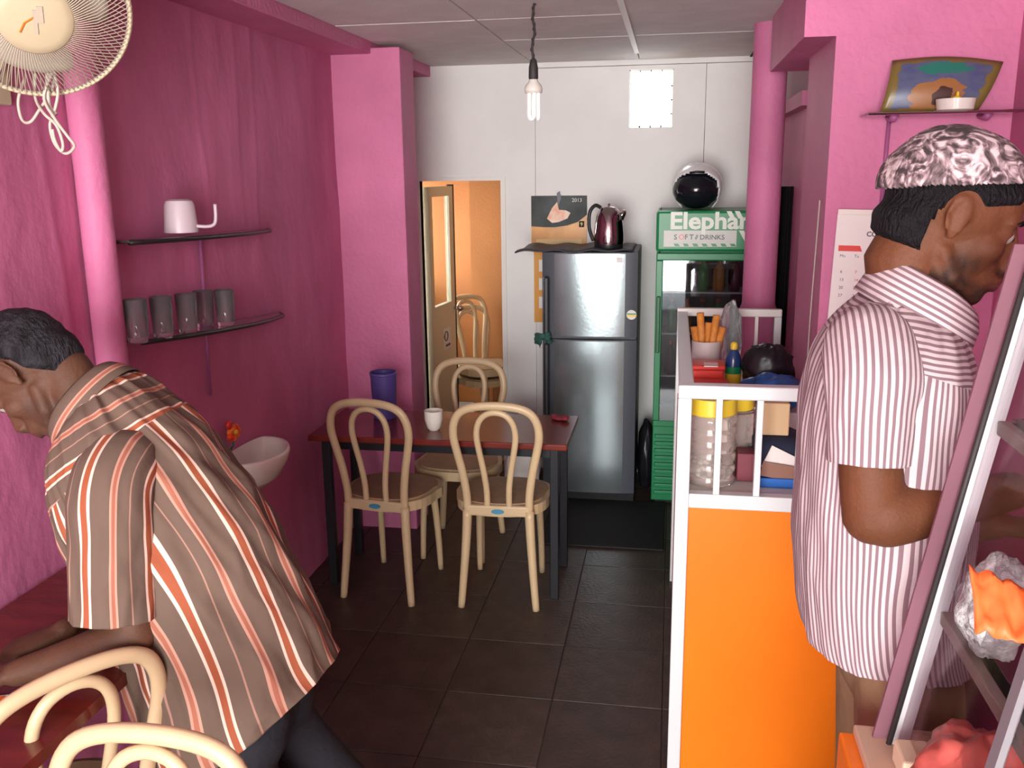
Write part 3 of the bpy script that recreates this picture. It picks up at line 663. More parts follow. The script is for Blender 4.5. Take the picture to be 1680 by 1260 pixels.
# washbasin and flower
bs = thing('wash_basin', 'small cream washbasin on the left wall behind the stooping man', 'basin', (XL+.01, 3.06, .80))
b = MB(); N = 40
prof = [(1.0, 0), (1.03, -.012), (.98, -.045), (.80, -.10), (.45, -.145), (.42, -.14), (.74, -.09), (.90, -.035), (.95, -.004)]
rings = []
for r, z in prof:
    rr = []
    for k in range(N):
        a = 2*PI*k/N; x = .20*r*(math.cos(a)) ; y = .19*r*math.sin(a)
        x = (x*.8 if x > 0 else x*.18)+.03; rr.append(b.bm.verts.new((x, y, z)))
    rings.append(rr)
for A, B in zip(rings, rings[1:]+rings[:1]):
    for k in range(N): b.bm.faces.new((A[k], A[(k+1) % N], B[(k+1) % N], B[k]))
b.bm.faces.new([v for v in rings[5]]); b.build('bowl', M['ceramic'], bs, smooth=True)
MB().tube([(.03, 0, -.12), (.03, 0, -.35), (.0, 0, -.36)], .018, 10).build('waste_pipe', M['paper'], bs, smooth=True)
fl_ = thing('flower_ornament', 'orange and red flower ornament fixed above the washbasin', 'ornament', at_shelf(378, 706, -1.575))
yel = mat('flower_orange', (.85, .30, .02), .5, var_col=(.8, .04, .01), scale=30)
for k in range(7):
    a = k*2*PI/7; MB().ell((.012, .030*math.cos(a), .030*math.sin(a)*.6-.008), (.012, .018, .014), seg=10, rg=8).build('petal', yel, fl_, smooth=True)
MB().ell((.01, -.028, .028), (.012, .015, .018), seg=10, rg=8).build('bud', M['red'], fl_, smooth=True)
MB().ell((.018, 0, -.005), (.012, .012, .010), seg=10, rg=8).build('heart', M['yellow'], fl_, smooth=True)
MB().tube([(.008, 0, -.02), (.004, .004, -.06), (-.02, .004, -.09)], .004, 6).build('stem', M['green'], fl_, smooth=True)

# on the dining table
t = thing('purple_tumbler', 'tall purple plastic jug on the dark table by the pillar', 'jug', (-1.278, 3.90, .712))
MB().lathe([(0, 0), (.050, 0), (.053, .01), (.060, .205), (.057, .207), (.050, .014), (0, .012)], seg=36).build('body', M['purple'], t, smooth='edge')
MB().lathe([(.058, .196), (.063, .203), (.061, .214), (.056, .212)], seg=36).build('rim', M['purple'], t, smooth=True)
t = thing('white_cup', 'pale bowl on the dark table between the two near chairs', 'bowl', (-1.00, 3.72, .712))
MB().lathe([(0, .002), (.020, 0), (.030, .012), (.040, .05), (.041, .088), (.038, .088), (.036, .05), (.026, .018), (0, .012)], seg=32).build('body', M['ceramic'], t, smooth='edge')
o = remesh(MB().ell((-.475, 3.95, .722), (.035, .03, .010)).ell((-.45, 3.94, .726), (.02, .03, .012)).ell((-.50, 3.96, .724), (.018, .02, .014)), 'folded_rag', mat('dark_red_cloth', (.20, .02, .03), .8), None, .005, 4); tag(o, 'crumpled dark red rag at the right end of the dark table', 'cloth')
# white bag and dark bag on the floor behind
def bag(name, label, m, loc, rx, ry, rz_, cat='bag', seed=0, n=40, amp=.18):
    b = MB(); V = []
    for i in range(n):
        row = []
        for j in range(n//2+1):
            th = 2*PI*i/n; ph = PI*j/(n//2)-PI/2
            d = Vector((math.cos(ph)*math.cos(th), math.cos(ph)*math.sin(th), math.sin(ph)))
            q = 1+amp*noise.noise(d*2.2+Vector((seed, 0, 0)))+amp*.6*(1-2*abs(noise.noise(d*5+Vector((seed, 7, 0)))))
            row.append(b.bm.verts.new((d.x*rx*q, d.y*ry*q, rz_+max(-rz_, d.z*rz_*q))))
        V.append(row)
    for i in range(n):
        for j in range(n//2): b.bm.faces.new((V[i][j], V[(i+1) % n][j], V[(i+1) % n][j+1], V[i][j+1]))
    bmesh.ops.remove_doubles(b.bm, verts=b.bm.verts, dist=1e-5)
    o = b.build(name, m, smooth=True, loc=loc); return tag(o, label, cat)
bag('white_sack', 'white plastic sack on the floor behind the dark table', M['paper'], (-.78, 4.75, 0), .09, .08, .24, seed=3)
bag('black_bag', 'black bag on the floor between fridge and cooler', M['bagblack'], (-.115, 5.12, 0), .05, .10, .20, seed=9, amp=.1)

# ---------------------------------------------------------------- counter
KX0, KX1, KY0, KY1, ZP, ZR = .030, .455, 2.485, 3.90, .900, 1.223
ct = thing('counter', 'orange panelled counter with a white aluminium rail frame', 'counter', (0, 0, 0))
PXR = .70
MB().box(KX0+.035, PXR-.03, KY0+.010, KY0+.022, .0, ZP-.028).build('front_panel', M['orange'], ct)
MB().box(KX0+.010, KX0+.022, KY0+.035, KY1-.03, .02, ZP-.028).build('side_panel', M['orange'], ct)
for a_ in ((KX0-.002, KX0+.036, KY0-.004, KY0+.034, 0, ZR-.034), (PXR-.035, PXR, KY0, KY0+.034, 0, ZR-.034), (KX0, KX0+.034, KY1-.034, KY1, 0, ZR-.018), (KX1-.03, KX1, KY1-.034, KY1, 0, ZR-.018)):
    MB().box(*a_, .003).build('post', M['alu'], ct)
MB().box(KX0+.036, PXR-.035, KY0-.002, KY0+.034, ZP-.028, ZP+.014, .003).build('middle_rail', M['alu'], ct)
MB().box(KX0-.002, PXR, KY0-.006, KY0+.036, ZR-.034, ZR+.004, .004).build('front_rail', M['alu'], ct)
MB().box(KX0-.0, KX0+.042, KY0+.034, KY1, ZR-.030, ZR+.002, .004).build('side_rail', M['alu'], ct)
MB().box(KX0, KX1, KY1-.034, KY1, ZR-.018, ZR+.014, .004).build('back_rail', M['whitepaint'], ct)
for i in range(6):
    x = KX0+.1105+.088*1.0*i*1.24
    if x < PXR-.05: MB().box(x-.009, x+.009, KY0+.004, KY0+.026, ZP+.01, ZR-.03, .002).build('baluster', M['alu'], ct)
for i in range(5):
    x = .126+.0765*i; MB().box(x-.007, x+.007, KY1-.026, KY1-.010, .83, ZR-.015, .002).build('baluster', M['whitepaint'], ct)
MB().box(KX0+.02, PXR-.02, KY0+.02, KY0+.50, ZP-.015, ZP+.006).build('shelf_board', M['signgrey'], ct)
MB().box(KX0+.025, KX1-.02, KY0+.50, KY1-.035, ZP-.05, 1.028).build('cupboard', M['whitepaint'], ct)
ZT = 1.029; ZS = ZP+.007
jm = mat('ribbed_clear_plastic', (.88, .78, .72), .10, trans=.78, ior=1.3, spec=.9)
for (x, y, r, hgt, lb) in ((.127, 2.635, .074, .256, 'large ribbed clear jar with a yellow lid, nearest the counter corner'), (.205, 2.775, .058, .238, 'large ribbed clear jar with a yellow lid, second behind the rail')):
    j = thing('snack_jar', lb, 'jar', (x, y, ZS), 0, 'clear snack jars behind the counter rail')
    prof = [(0, 0), (r*.95, 0), (r, .008)]
    for k_ in range(5):
        z = .015+k_*.036; prof += [(r, z), (r*.93, z+.010), (r*.93, z+.014), (r, z+.026)]
    prof += [(r, hgt-.055), (r*.86, hgt-.046)]
    MB().lathe(prof, seg=40).build('body', jm, j, smooth=True)
    MB().lathe([(r*.92, hgt-.050), (r*.96, hgt-.046), (r*.96, hgt), (0, hgt)], seg=40).build('lid', M['yellow'], j, smooth='edge')
    mb = MB()
    for k_ in range(70):
        a = random.random()*2*PI; q = (r-.018)*math.sqrt(random.random()); mb.ell((q*math.cos(a), q*math.sin(a), .014+random.random()*.060), (random.uniform(.007, .013), random.uniform(.006, .010), .007), Matrix.Rotation(random.random()*3, 3, 'Z'), 8, 6)
    o = mb.build('sweets', M['snack'], j, smooth=True); o['kind'] = 'stuff'
tag(MB().box(.275, .350, 2.66, 2.72, ZS+.135, ZS+.232, .004).build('tan_packet', M['tan']), 'tan cardboard packet lying on dark cloth behind the rail', 'packet')
tag(MB().box(.255, .395, 2.62, 2.80, ZS+.030, ZS+.133, .03).build('navy_bundle', M['navy'], smooth=True), 'folded navy cloth bundle under the tan packet', 'cloth')
tag(MB().box(.265, .40, 2.585, 2.80, ZS, ZS+.028, .003).build('blue_folder', M['blue']), 'flat blue box at the bottom behind the counter rail', 'box')
o = thing('account_book', 'open paper book leaning in front of the navy cloth', 'book', (.318, 2.602, ZS+.042))
MB().box(-.050, .045, -.006, .0, -.006, .062, mtx=Matrix.Rotation(.45, 4, 'Y') @ Matrix.Rotation(-.25, 4, 'X')).build('page', M['paper'], o)
MB().box(-.048, .055, -.010, -.006, -.016, .028, mtx=Matrix.Rotation(.15, 4, 'Y')).build('cover', mat('brown_cover', (.25, .12, .08), .6), o)
tag(MB().box(.205, .262, 2.63, 2.70, ZS, ZS+.085, .003).build('maroon_box', M['maroon']), 'small maroon box between the jars and the blue box', 'box')
bag('clear_bag', 'crumpled clear plastic bag behind the second jar', M['bagclear'], (.245, 2.90, ZS), .04, .04, .10, seed=5)
# on the cupboard top
def on(px, py, Y): p = at(px, py, Y); return p.x
t = thing('wafer_pot', 'pale plastic pot holding rolled orange wafers on the counter', 'pot', (on(1158, 580, 3.45), 3.45, ZT))
MB().lathe([(0, 0), (.048, 0), (.054, .15), (.050, .15), (.045, .006), (0, .006)], seg=32).build('body', M['potwhite'], t, smooth='edge')
for k_, (dx, dz, a) in enumerate(((-.012, .255, -.10), (.012, .245, .16), (-.022, .20, -.18), (.028, .20, .22), (.0, .215, .05))):
    MB().tube([(dx*.6, 0.004*k_-.01, .02), (dx+.035*a*4, .004*k_-.01, dz)], .0135, 12).build('wafer_roll', M['orangepaper'], t, smooth='edge')
bag('clear_snack_bag', 'clear plastic bag bunched beside the wafer pot', M['bagclear'], (on(1195, 600, 3.62), 3.62, ZT), .045, .05, .13, seed=11)
for nm, lb, px, Y, w_, h_, z_ in (('red_tub', 'flat red lidded box in front, lower of the two on the counter', 1166, 3.12, .060, .052, 0), ('red_tub', 'red box with a white ticket, upper of the two on the counter', 1158, 3.26, .062, .092, 0)):
    t = thing(nm, lb, 'box', (on(px, 600, Y), Y, ZT+z_+.012))
    MB().box(-w_, w_, -.05, .05, 0, h_-.018, .006).build('tub', M['red'], t); MB().box(-w_-.004, w_+.004, -.054, .054, h_-.018, h_, .005).build('lid', M['red'], t)
    if h_ > .08: MB().box(-.008, .04, -.045, -.005, h_, h_+.004, mtx=Matrix.Rotation(.1, 4, 'X')).build('ticket', M['paper'], t)
tag(MB().box(.072, .205, 3.04, 3.36, ZT, ZT+.010, .003).build('paper_tray', M['paper']), 'white tray under the red boxes on the counter', 'tray')
t = thing('squeeze_bottle', 'blue bottle with a yellow cap and green label on the counter', 'bottle', (on(1203, 600, 3.30), 3.30, ZT))
MB().lathe([(0, 0), (.026, 0), (.028, .008), (.028, .11), (.018, .135), (.010, .15)], seg=24).build('body', mat('blue_liquid_bottle', (.02, .05, .16), .2), t, smooth=True)
MB().lathe([(.0288, .02), (.0288, .06)], seg=24).build('label_band', M['yellow'], t, smooth=True); MB().lathe([(.0288, .06), (.0288, .085)], seg=24).build('label_band', M['green'], t, smooth=True)
MB().lathe([(.012, .145), (.013, .165), (.007, .172), (.0, .174)], seg=16).build('cap', M['yellow'], t, smooth=True)
bag('blue_bag', 'bright blue crumpled plastic bag on the counter by the rail', M['bagblue'], (.335, 3.02, ZT), .095, .075, .058, seed=21)
bag('black_pouch', 'black plastic bag behind the blue bag on the counter', M['bagblack'], (.345, 3.28, ZT), .085, .07, .085, seed=31)

# ---------------------------------------------------------------- right wall: shelf, picture, dish, calendar
t = thing('glass_wall_shelf', 'small glass shelf high on the bright pink wall', 'shelf', (.78, YR-.06, 1.955))
MB().box(-.225, .20, -.07, .058, -.004, .003, .001).build('glass_plate', M['shelfglass'], t)
MB().tube([(-.225, -.07, 0), (.20, -.07, 0)], .0045, 8).build('front_edge', M['chrome'], t)
for x in (-.14, .12):
    MB().tube([(x, .055, -.005), (x, .0, -.012), (x, -.02, -.005)], .012, 8).build('bracket', M['rod'], t, smooth=True)
    if x < 0: MB().tube([(x, .052, -.01), (x-.003, .055, -.30)], .006, 8).build('bracket_stem', M['rod'], t, smooth=True)
pic = bpy.data.materials.new('devotional_print'); pic.use_nodes = True; n = pic.node_tree; bs_ = n.nodes['Principled BSDF']; bs_.inputs['Roughness'].default_value = .3
uvn = n.nodes.new('ShaderNodeUVMap'); sp = n.nodes.new('ShaderNodeSeparateXYZ'); n.links.new(uvn.outputs[0], sp.inputs[0])
def mth(op, a, b=None, c=None):
    x = n.nodes.new('ShaderNodeMath'); x.operation = op
    for i, v in enumerate((a, b, c)):
        if v is None: continue
        if isinstance(v, (int, float)): x.inputs[i].default_value = v
        else: n.links.new(v, x.inputs[i])
    return x.outputs[0]
def mix(fac, a, b):
    x = n.nodes.new('ShaderNodeMix'); x.data_type = 'RGBA'
    for k_, v in ((0, fac), (6, a), (7, b)):
        if isinstance(v, tuple): x.inputs[k_].default_value = (*v, 1)
        else: n.links.new(v, x.inputs[k_])
    return x.outputs[2]
U, V_ = sp.outputs[0], sp.outputs[1]
nz = n.nodes.new('ShaderNodeTexNoise'); nz.inputs['Scale'].default_value = 8; nz.inputs['Detail'].default_value = 6; n.links.new(uvn.outputs[0], nz.inputs['Vector'])
nzf = mth('MULTIPLY', mth('SUBTRACT', nz.outputs['Fac'], .5), 1.5)
edge = mth('MINIMUM', mth('MINIMUM', U, mth('SUBTRACT', 1, U)), mth('MINIMUM', V_, mth('SUBTRACT', 1, V_)))
border = mth('LESS_THAN', mth('ADD', edge, mth('MULTIPLY', nzf, .10)), .09)
dx = mth('DIVIDE', mth('SUBTRACT', U, .5), .30); dy = mth('DIVIDE', mth('SUBTRACT', V_, .30), .34)
blob = mth('LESS_THAN', mth('ADD', mth('ADD', mth('MULTIPLY', dx, dx), mth('MULTIPLY', dy, dy)), nzf), .8)
dy2 = mth('DIVIDE', mth('SUBTRACT', V_, .80), .14); halo = mth('LESS_THAN', mth('ADD', mth('ADD', mth('MULTIPLY', dx, dx), mth('MULTIPLY', dy2, dy2)), nzf), .7)
dx3 = mth('DIVIDE', mth('SUBTRACT', U, .56), .12); dy3 = mth('DIVIDE', mth('SUBTRACT', V_, .30), .22); dk_ = mth('LESS_THAN', mth('ADD', mth('ADD', mth('MULTIPLY', dx3, dx3), mth('MULTIPLY', dy3, dy3)), nzf), .6)
cl_ = mix(nz.outputs['Fac'], (.03, .05, .20), (.13, .14, .16)); cl_ = mix(halo, cl_, (.02, .17, .13)); cl_ = mix(blob, cl_, (.30, .13, .04)); cl_ = mix(dk_, cl_, (.05, .015, .01)); cl_ = mix(border, cl_, (.17, .12, .03))
n.links.new(cl_, bs_.inputs['Base Color'])
mb = MB(); uvl = mb.bm.loops.layers.uv.new('UVMap'); N1, N2 = 16, 8
p00, p10, p11, p01 = at(1442, 188, 3.0), at(1602, 184, 3.0), at(1646, 102, 3.03), at(1464, 100, 3.03)
V = []
for i in range(N1+1):
    row = []
    for j in range(N2+1):
        u_, v_ = i/N1, j/N2; p = p00*(1-u_)*(1-v_)+p10*u_*(1-v_)+p11*u_*v_+p01*(1-u_)*v_
        p = p+Vector((0, -.022*math.sin(PI*v_)-.008*math.sin(PI*u_), .012*math.sin(PI*u_)*v_)); row.append((mb.bm.verts.new(p), u_, v_))
    V.append(row)
for i in range(N1):
    for j in range(N2):
        q = (V[i][j], V[i+1][j], V[i+1][j+1], V[i][j+1]); fa = mb.bm.faces.new([a[0] for a in q])
        for lp, a in zip(fa.loops, q): lp[uvl].uv = (a[1], a[2])
o = mb.build('picture_print', pic, smooth=True); o.modifiers.new('s', 'SOLIDIFY').thickness = .002
tag(o, 'curled colourful religious print leaning on the glass shelf', 'picture')
t = thing('offering_dish', 'small white dish with a yellow flower on the glass shelf', 'dish', (at(1566, 186, 2.955).x, 2.955, 1.959))
MB().lathe([(0, 0), (.040, 0), (.050, .004), (.054, .034), (.050, .034), (.046, .008), (0, .008)], seg=32).build('body', M['ceramic'], t, smooth='edge')
MB().ell((.002, 0, .036), (.012, .012, .008), seg=10, rg=8).ell((.004, 0, .046), (.005, .006, .010), seg=8, rg=6).build('flower', M['yellow'], t, smooth=True)
# printed month calendar
c0 = at(1375, 345, YR-.01); c1 = at(1368, 500, YR-.01)
cw, chh = .345, .46
t = thing('month_calendar', 'white month calendar on the pink wall behind the capped man', 'calendar', (c0.x, YR-.008, c0.z), 0)
RT = Matrix.Rotation(.028, 4, 'Y')
sh_ = MB().box(0, cw, -.002, .002, -chh, 0, mtx=RT).build('page', M['paper'], t)
MB().box(0, cw, -.006, .0, -.012, .004, .001, mtx=RT).build('top_binding', M['ceramic'], t)
def ctext(s, x, z, size, m, bold=0): text(s, size, M[m], sh_, RT @ facing(x, -.0026, z), .0003, bold=bold)
MB().tube([(.150+.020*math.cos(a), -.0035, -.040+.012*math.sin(a)) for a in [i*2*PI/20 for i in range(20)]], .0032, 6, closed=True).build('logo_ring', M['red'], sh_)
MB().ell((.150, -.003, -.040), (.008, .0015, .012), seg=12, rg=8).build('logo_core', M['black'], sh_)
ctext('COMMERCIAL', .092, -.078, .021, 'greydark', .0006); ctext('CREDIT', .128, -.098, .016, 'red', .0003)
mm = MB(); v = [mm.bm.verts.new(RT @ Vector(p)) for p in ((.012, -.0028, -.108), (.076, -.0028, -.108), (.084, -.0028, -.126), (.012, -.0028, -.126))]; mm.bm.faces.new(v); mm.build('red_banner', M['red'], sh_)
days = ['Mo', 'Tu', 'We', 'Th', 'Fr', 'Sa', 'Su']
for i, d_ in enumerate(days): ctext(d_, .018+.044*i, -.145, .013, 'greydark')
nn = 1
for r in range(5):
    for c_ in range(7):
        if r == 0 and c_ < 2: continue
        if nn > 30: break
        ctext(str(nn), .024+.044*c_, -.170-.025*r, .013, 'red' if c_ in (1, 6) and r < 3 else 'greydark'); nn += 1

# ---------------------------------------------------------------- display case, right foreground
dc = thing('display_case', 'slanted glass food display case in the right foreground', 'display case', (0, 0, 0))
YE = 1.30
A = at(1450, 1260, YE); B = at(1680, 480, YE)
sl = (B-A)/(B.z-A.z)
def sp_(z, y): p = A+sl*(z-A.z); return Vector((p.x, y, z))
ZB, ZTOP = .935, 1.70
MB().box(.28, .93, -.3, YE+.05, .02, ZB, .004).build('base_cabinet', M['orange'], dc)
MB().box(.30, .93, -.3, YE+.045, ZB, ZB+.018, .003).build('base_deck', mat('case_deck', (.55, .36, .25), .4), dc)
def bar(p, q, wx, wy, name, m):
    d = (q-p).normalized(); return MB().tube([p, q], 1, 4, up=(0, 1, 0)).build(name, m, dc)
M['caseinner'] = mat('dull_grey_metal', (.22, .21, .22), .5)
def post(y, w_, name='slanted_post', m='alu'):
    mb = MB(); p, q = sp_(ZB, y), sp_(ZTOP, y); n_ = Vector((1, 0, -sl.x)).normalized()
    v = []
    for P_ in (p, q):
        for a, b in ((0, 0), (w_, 0), (w_, .022), (0, .022)): v.append(mb.bm.verts.new(P_+Vector((a, b, 0))))
    for f_ in ((0, 1, 2, 3), (7, 6, 5, 4), (0, 4, 5, 1), (1, 5, 6, 2), (2, 6, 7, 3), (3, 7, 4, 0)): mb.bm.faces.new([v[i] for i in f_])
    return mb.build(name, M[m], dc)
post(YE, .026); 
mb = MB(); p, q = sp_(ZB, YE), sp_(ZTOP, YE)
mb.tube([p+Vector((-.003, .0, 0)), q+Vector((-.003, .0, 0))], .0045, 6).build('gasket', M['cord'], dc, smooth=True)
post(.99, .010, m='caseinner')
# slanted side pane and far end pane (running a little past the post)
def pane(pts, name='pane', m='glass', th=.004):
    mb = MB(); mb.bm.faces.new([mb.bm.verts.new(p) for p in pts]); o = mb.build(name, M[m], dc); o.modifiers.new('s', 'SOLIDIFY').thickness = th; return o
M['caseglass'] = mat('case_glass', (.93, .90, .92), .04, trans=1, ior=1.12)
M['tinted'] = mat('tinted_pane_edge', (.34, .17, .21), .15, trans=.5, ior=1.05)
off = Vector((.0, 0, 0))
pane([sp_(ZB+.018, -.2)+Vector((.008, 0, 0)), sp_(ZB+.018, YE-.001)+Vector((.008, 0, 0)), sp_(ZTOP, YE-.001)+Vector((.008, 0, 0)), sp_(ZTOP, -.2)+Vector((.008, 0, 0))], 'side_pane', 'caseglass')
pane([sp_(ZB, YE+.03)+Vector((.02, 0, 0)), Vector((.92, YE+.03, ZB+.02)), Vector((.92, YE+.03, ZTOP)), sp_(ZTOP, YE+.03)+Vector((.02, 0, 0))], 'end_pane', 'caseglass')
pane([sp_(ZB, YE+.012)+Vector((-.024, 0, 0)), sp_(ZB, YE+.012)+Vector((.0, 0, 0)), sp_(ZTOP, YE+.012)+Vector((.0, 0, 0)), sp_(ZTOP, YE+.012)+Vector((-.024, 0, 0))], 'pane_edge', 'tinted', .006)
M['bracket'] = mat('brown_grey_bracket', (.24, .19, .16), .5)
for z in (1.175, 1.462):
    a = sp_(z, YE); MB().box(a.x+.016, a.x+.046, -.2, YE, z-.020, z, .002).build('shelf_bracket', M['bracket'], dc)
    MB().box(a.x+.03, .90, -.2, YE-.01, z, z+.006).build('shelf_glass', M['caseglass'], dc)
def at_z(px, py, z): d = fwd + rt*((px-840)/F) - up*((py-630)/F); return Vector((0, 0, CH)) + d*((z-CH)/d.z)
p = at_z(1650, 1010, 1.185)
bag('white_sweet_bag', 'clear bag of white sweets on the middle shelf of the display case', mat('white_sweets_bag', (.80, .83, .80), .15, trans=.35, bump=.8, bscale=90, var=.35, scale=60), (at(1655, 850, 1.17).x, 1.17, 1.182), .042, .040, .064, seed=41, amp=.25)
bag('clear_food_bag', 'crumpled clear bag sagging beside the white sweets', M['bagclear'], (at(1625, 950, 1.21).x+.01, 1.235, 1.182), .036, .026, .045, seed=47, amp=.3)
bag('foil_bag', 'pale foil bag on the top shelf of the display case', mat('foil_pale', (.74, .80, .78), .22, metal=.3, var=.4, scale=25), (.535, 1.13, 1.469), .045, .05, .075, seed=44, amp=.25)
bag('red_food_bag', 'crumpled pinkish red bag on the deck of the display case', M['bagred'], (at(1610, 1240, 1.12).x, 1.12, ZB+.019), .075, .07, .068, seed=51)
tag(MB().box(at(1470, 1235, 1.24).x, at(1530, 1235, 1.24).x, 1.20, 1.26, ZB+.0185, ZB+.055, .004).build('cream_box', mat('cream_card', (.72, .56, .38), .6)), 'low cream card box beside the slanted post', 'box')
mb = MB(); N1 = 16
q00, q10, q11, q01 = at(1600, 1040, 1.03), at(1700, 1070, 1.0), at(1700, 975, 1.06), at(1590, 935, 1.08)
V = []
for i in range(N1+1):
    row = []
    for j in range(9):
        a, b = i/N1, j/8; p = q00*(1-a)*(1-b)+q10*a*(1-b)+q11*a*b+q01*(1-a)*b
        row.append(mb.bm.verts.new(p+Vector((0, 0, .010*noise.noise(Vector((a*5, b*4, 2)))+.008*abs(math.sin(a*9+b*2))))))
    V.append(row)
for i in range(N1):
    for j in range(8): mb.bm.faces.new((V[i][j], V[i+1][j], V[i+1][j+1], V[i][j+1]))
o = mb.build('orange_wrap', M['orangesheet'], smooth=True); tag(o, 'orange-red wrapping paper propped on the middle case shelf', 'paper'); o.modifiers.new('s', 'SOLIDIFY').thickness = .002
lowz = min(v.co.z for v in o.data.vertices)
o.location.z = 1.184-lowz if lowz < 1.184 else 0
# small printed card on the red table
p = at_z(12, 1150, .783)
t = thing('printed_card', 'small blue and white printed card at the left edge of the red table', 'card', (p.x, p.y, .783), .4)
MB().box(-.028, .028, -.018, .018, 0, .004).build('card', M['paper'], t)
MB().box(-.002, .024, -.014, .006, .004, .0046).build('blue_print', M['blue'], t); MB().box(-.024, -.006, -.010, .014, .004, .0046).build('red_print', M['orangesheet'], t)

# ================================================================ people
from mathutils.bvhtree import BVHTree
def sstep(a, b, x): t = max(0, min(1, (x-a)/(b-a))); return t*t*(3-2*t)
def head_frame(f, lat):      # f forward, lat = person's left
    f = f.normalized(); l = (lat-f*lat.dot(f)).normalized(); u = f.cross(l); return Matrix((f, l, u)).transposed()
def add_head(mb, c, R, k=1.0):
    def P(x, y, z): return c+R @ Vector((x*k, y*k, z*k))
    def E(x, y, z, a, b, d, rot=None): mb.ell(P(x, y, z), (a*k, b*k, d*k), R @ rot if rot else R, 24, 16)
    E(-.012, 0, .028, .098, .076, .088); E(.034, 0, .034, .056, .062, .060); E(-.045, 0, -.01, .055, .062, .07)
    E(.032, 0, -.030, .056, .058, .066); E(.026, 0, -.074, .052, .051, .036); E(.064, 0, -.097, .028, .028, .023)
    E(.062, 0, -.066, .040, .036, .032); E(.084, 0, -.022, .024, .017, .028); E(-.02, 0, -.05, .050, .055, .05)
    for s in (-1, 1):
        E(.054, s*.038, -.026, .026, .022, .024)
        mb.limb([P(-.005, s*.050, -.050), P(.025, s*.044, -.083), P(.062, s*.018, -.101)], [.014*k, .015*k, .012*k], 12)
        mb.limb([P(.0835, s*.012, .022), P(.083, s*.030, .026), P(.070, s*.048, .018)], [.0075*k]*3, 8)
        E(.0705, s*.031, .002, .0145, .0165, .0125)       # lids
        E(.104, s*.011, -.043, .010, .008, .008)
        q = Matrix.Rotation(s*.35, 3, 'Z') @ Matrix.Rotation(-.15, 3, 'Y')
        E(-.010, s*.076, .0, .015, .006, .028, q); E(-.008, s*.073, -.026, .008, .006, .010, q)
        ring = [P(-.013+.016*math.cos(a), s*(.080+.003*-math.cos(a)), .002+.027*math.sin(a)) for a in [i*PI/8 for i in range(-2, 12)]]
        mb.tube(ring, .0036*k, 8)
        mb.limb([P(.094, s*.021, -.067), P(.102, s*.008, -.063), P(.104, 0, -.0645)], [.0045*k, .006*k, .006*k], 8)
        mb.limb([P(.092, s*.020, -.069), P(.099, s*.008, -.077), P(.100, 0, -.078)], [.0045*k, .007*k, .0075*k], 8)
    mb.limb([P(.083, 0, .018), P(.098, 0, -.010), P(.112, 0, -.034), P(.106, 0, -.046)], [.009*k, .010*k, .0125*k, .010*k], 12)
    return P
def add_hand(mb, wr, d, n, side, curl=(.25, .35, .3), k=1.0):
    d = d.normalized(); n = (n-d*n.dot(d)).normalized(); s = d.cross(n)*side       # s points to the thumb side
    mb.limb([wr-d*.01, wr+d*.03, wr+d*.07, wr+d*.088], [.024*k, .034*k, .040*k, .038*k], 16, flat=[.75, .5, .38, .36], up=n)
    for i, (o, L) in enumerate(((.029, .070), (.010, .079), (-.010, .074), (-.028, .058))):
        base = wr+d*(.072 if i != 3 else .066)+s*o; a = 0; p = base; pts = [p, base+d*.022]; p = pts[-1]; rr = [.0095, .0092]
        for q, (fr_, cu) in enumerate(zip((.42, .32, .26), curl)):
            a += cu+.05*i; dd = (d*math.cos(a)-n*math.sin(a)+s*o*1.2).normalized(); p = p+dd*L*fr_; pts.append(p); rr.append(.0088-.0008*q)
        mb.limb(pts, [r*k for r in rr], 10)
    t0 = wr+d*.018+s*.024; t1 = t0+(d*.55+s*.75-n*.25).normalized()*.036; t2 = t1+(d*.85+s*.35-n*.35).normalized()*.030; t3 = t2+(d*.9+s*.05-n*.4).normalized()*.024
    mb.limb([t0, t1, t2, t3], [.015*k, .0125*k, .0105*k, .009*k], 10)
    return [wr+d*.1]
def shell(body, c, R, k, maskf, off, name, m, parent, noiseamp=.002, nfreq=60, N=150, Mv=110, origin=(-.005, 0, .0), thick=None, dark=None):
    dg = bpy.context.evaluated_depsgraph_get(); bvh = BVHTree.FromObject(body, dg)
    mb = MB(); V = {}
    o0 = c+R @ (Vector(origin)*k)
    for i in range(N):
        for j in range(Mv+1):
            th = 2*PI*i/N; ph = -PI/2+PI*j/Mv
            d = Vector((math.cos(ph)*math.cos(th), math.cos(ph)*math.sin(th), math.sin(ph)))
            w = R @ d; hit = bvh.ray_cast(o0+w*.35, -w, .34)
            if hit[0] is None: continue
            p = hit[0]; lp = (R.transposed() @ (p-c))/k
            mk = maskf(lp, d)
            if mk <= 0: continue
            nn = noise.noise(lp*nfreq)*noiseamp+noise.noise(lp*nfreq*.35)*noiseamp
            V[i, j] = mb.bm.verts.new(p+w*(off*mk-.003*(1-mk)+nn*mk))
    for i in range(N):
        for j in range(Mv):
            q = [V.get((i, j)), V.get(((i+1) % N, j)), V.get(((i+1) % N, j+1)), V.get((i, j+1))]
            if all(q) and max((q[a].co-q[b].co).length for a, b in ((0, 2), (1, 3))) < .03: mb.bm.faces.new(q)
    bmesh.ops.remove_doubles(mb.bm, verts=mb.bm.verts, dist=1e-5)
    o = mb.build(name, m, parent, smooth=True)
    md = o.modifiers.new('s', 'SOLIDIFY'); md.thickness = thick or .004; md.offset = -1
    return o
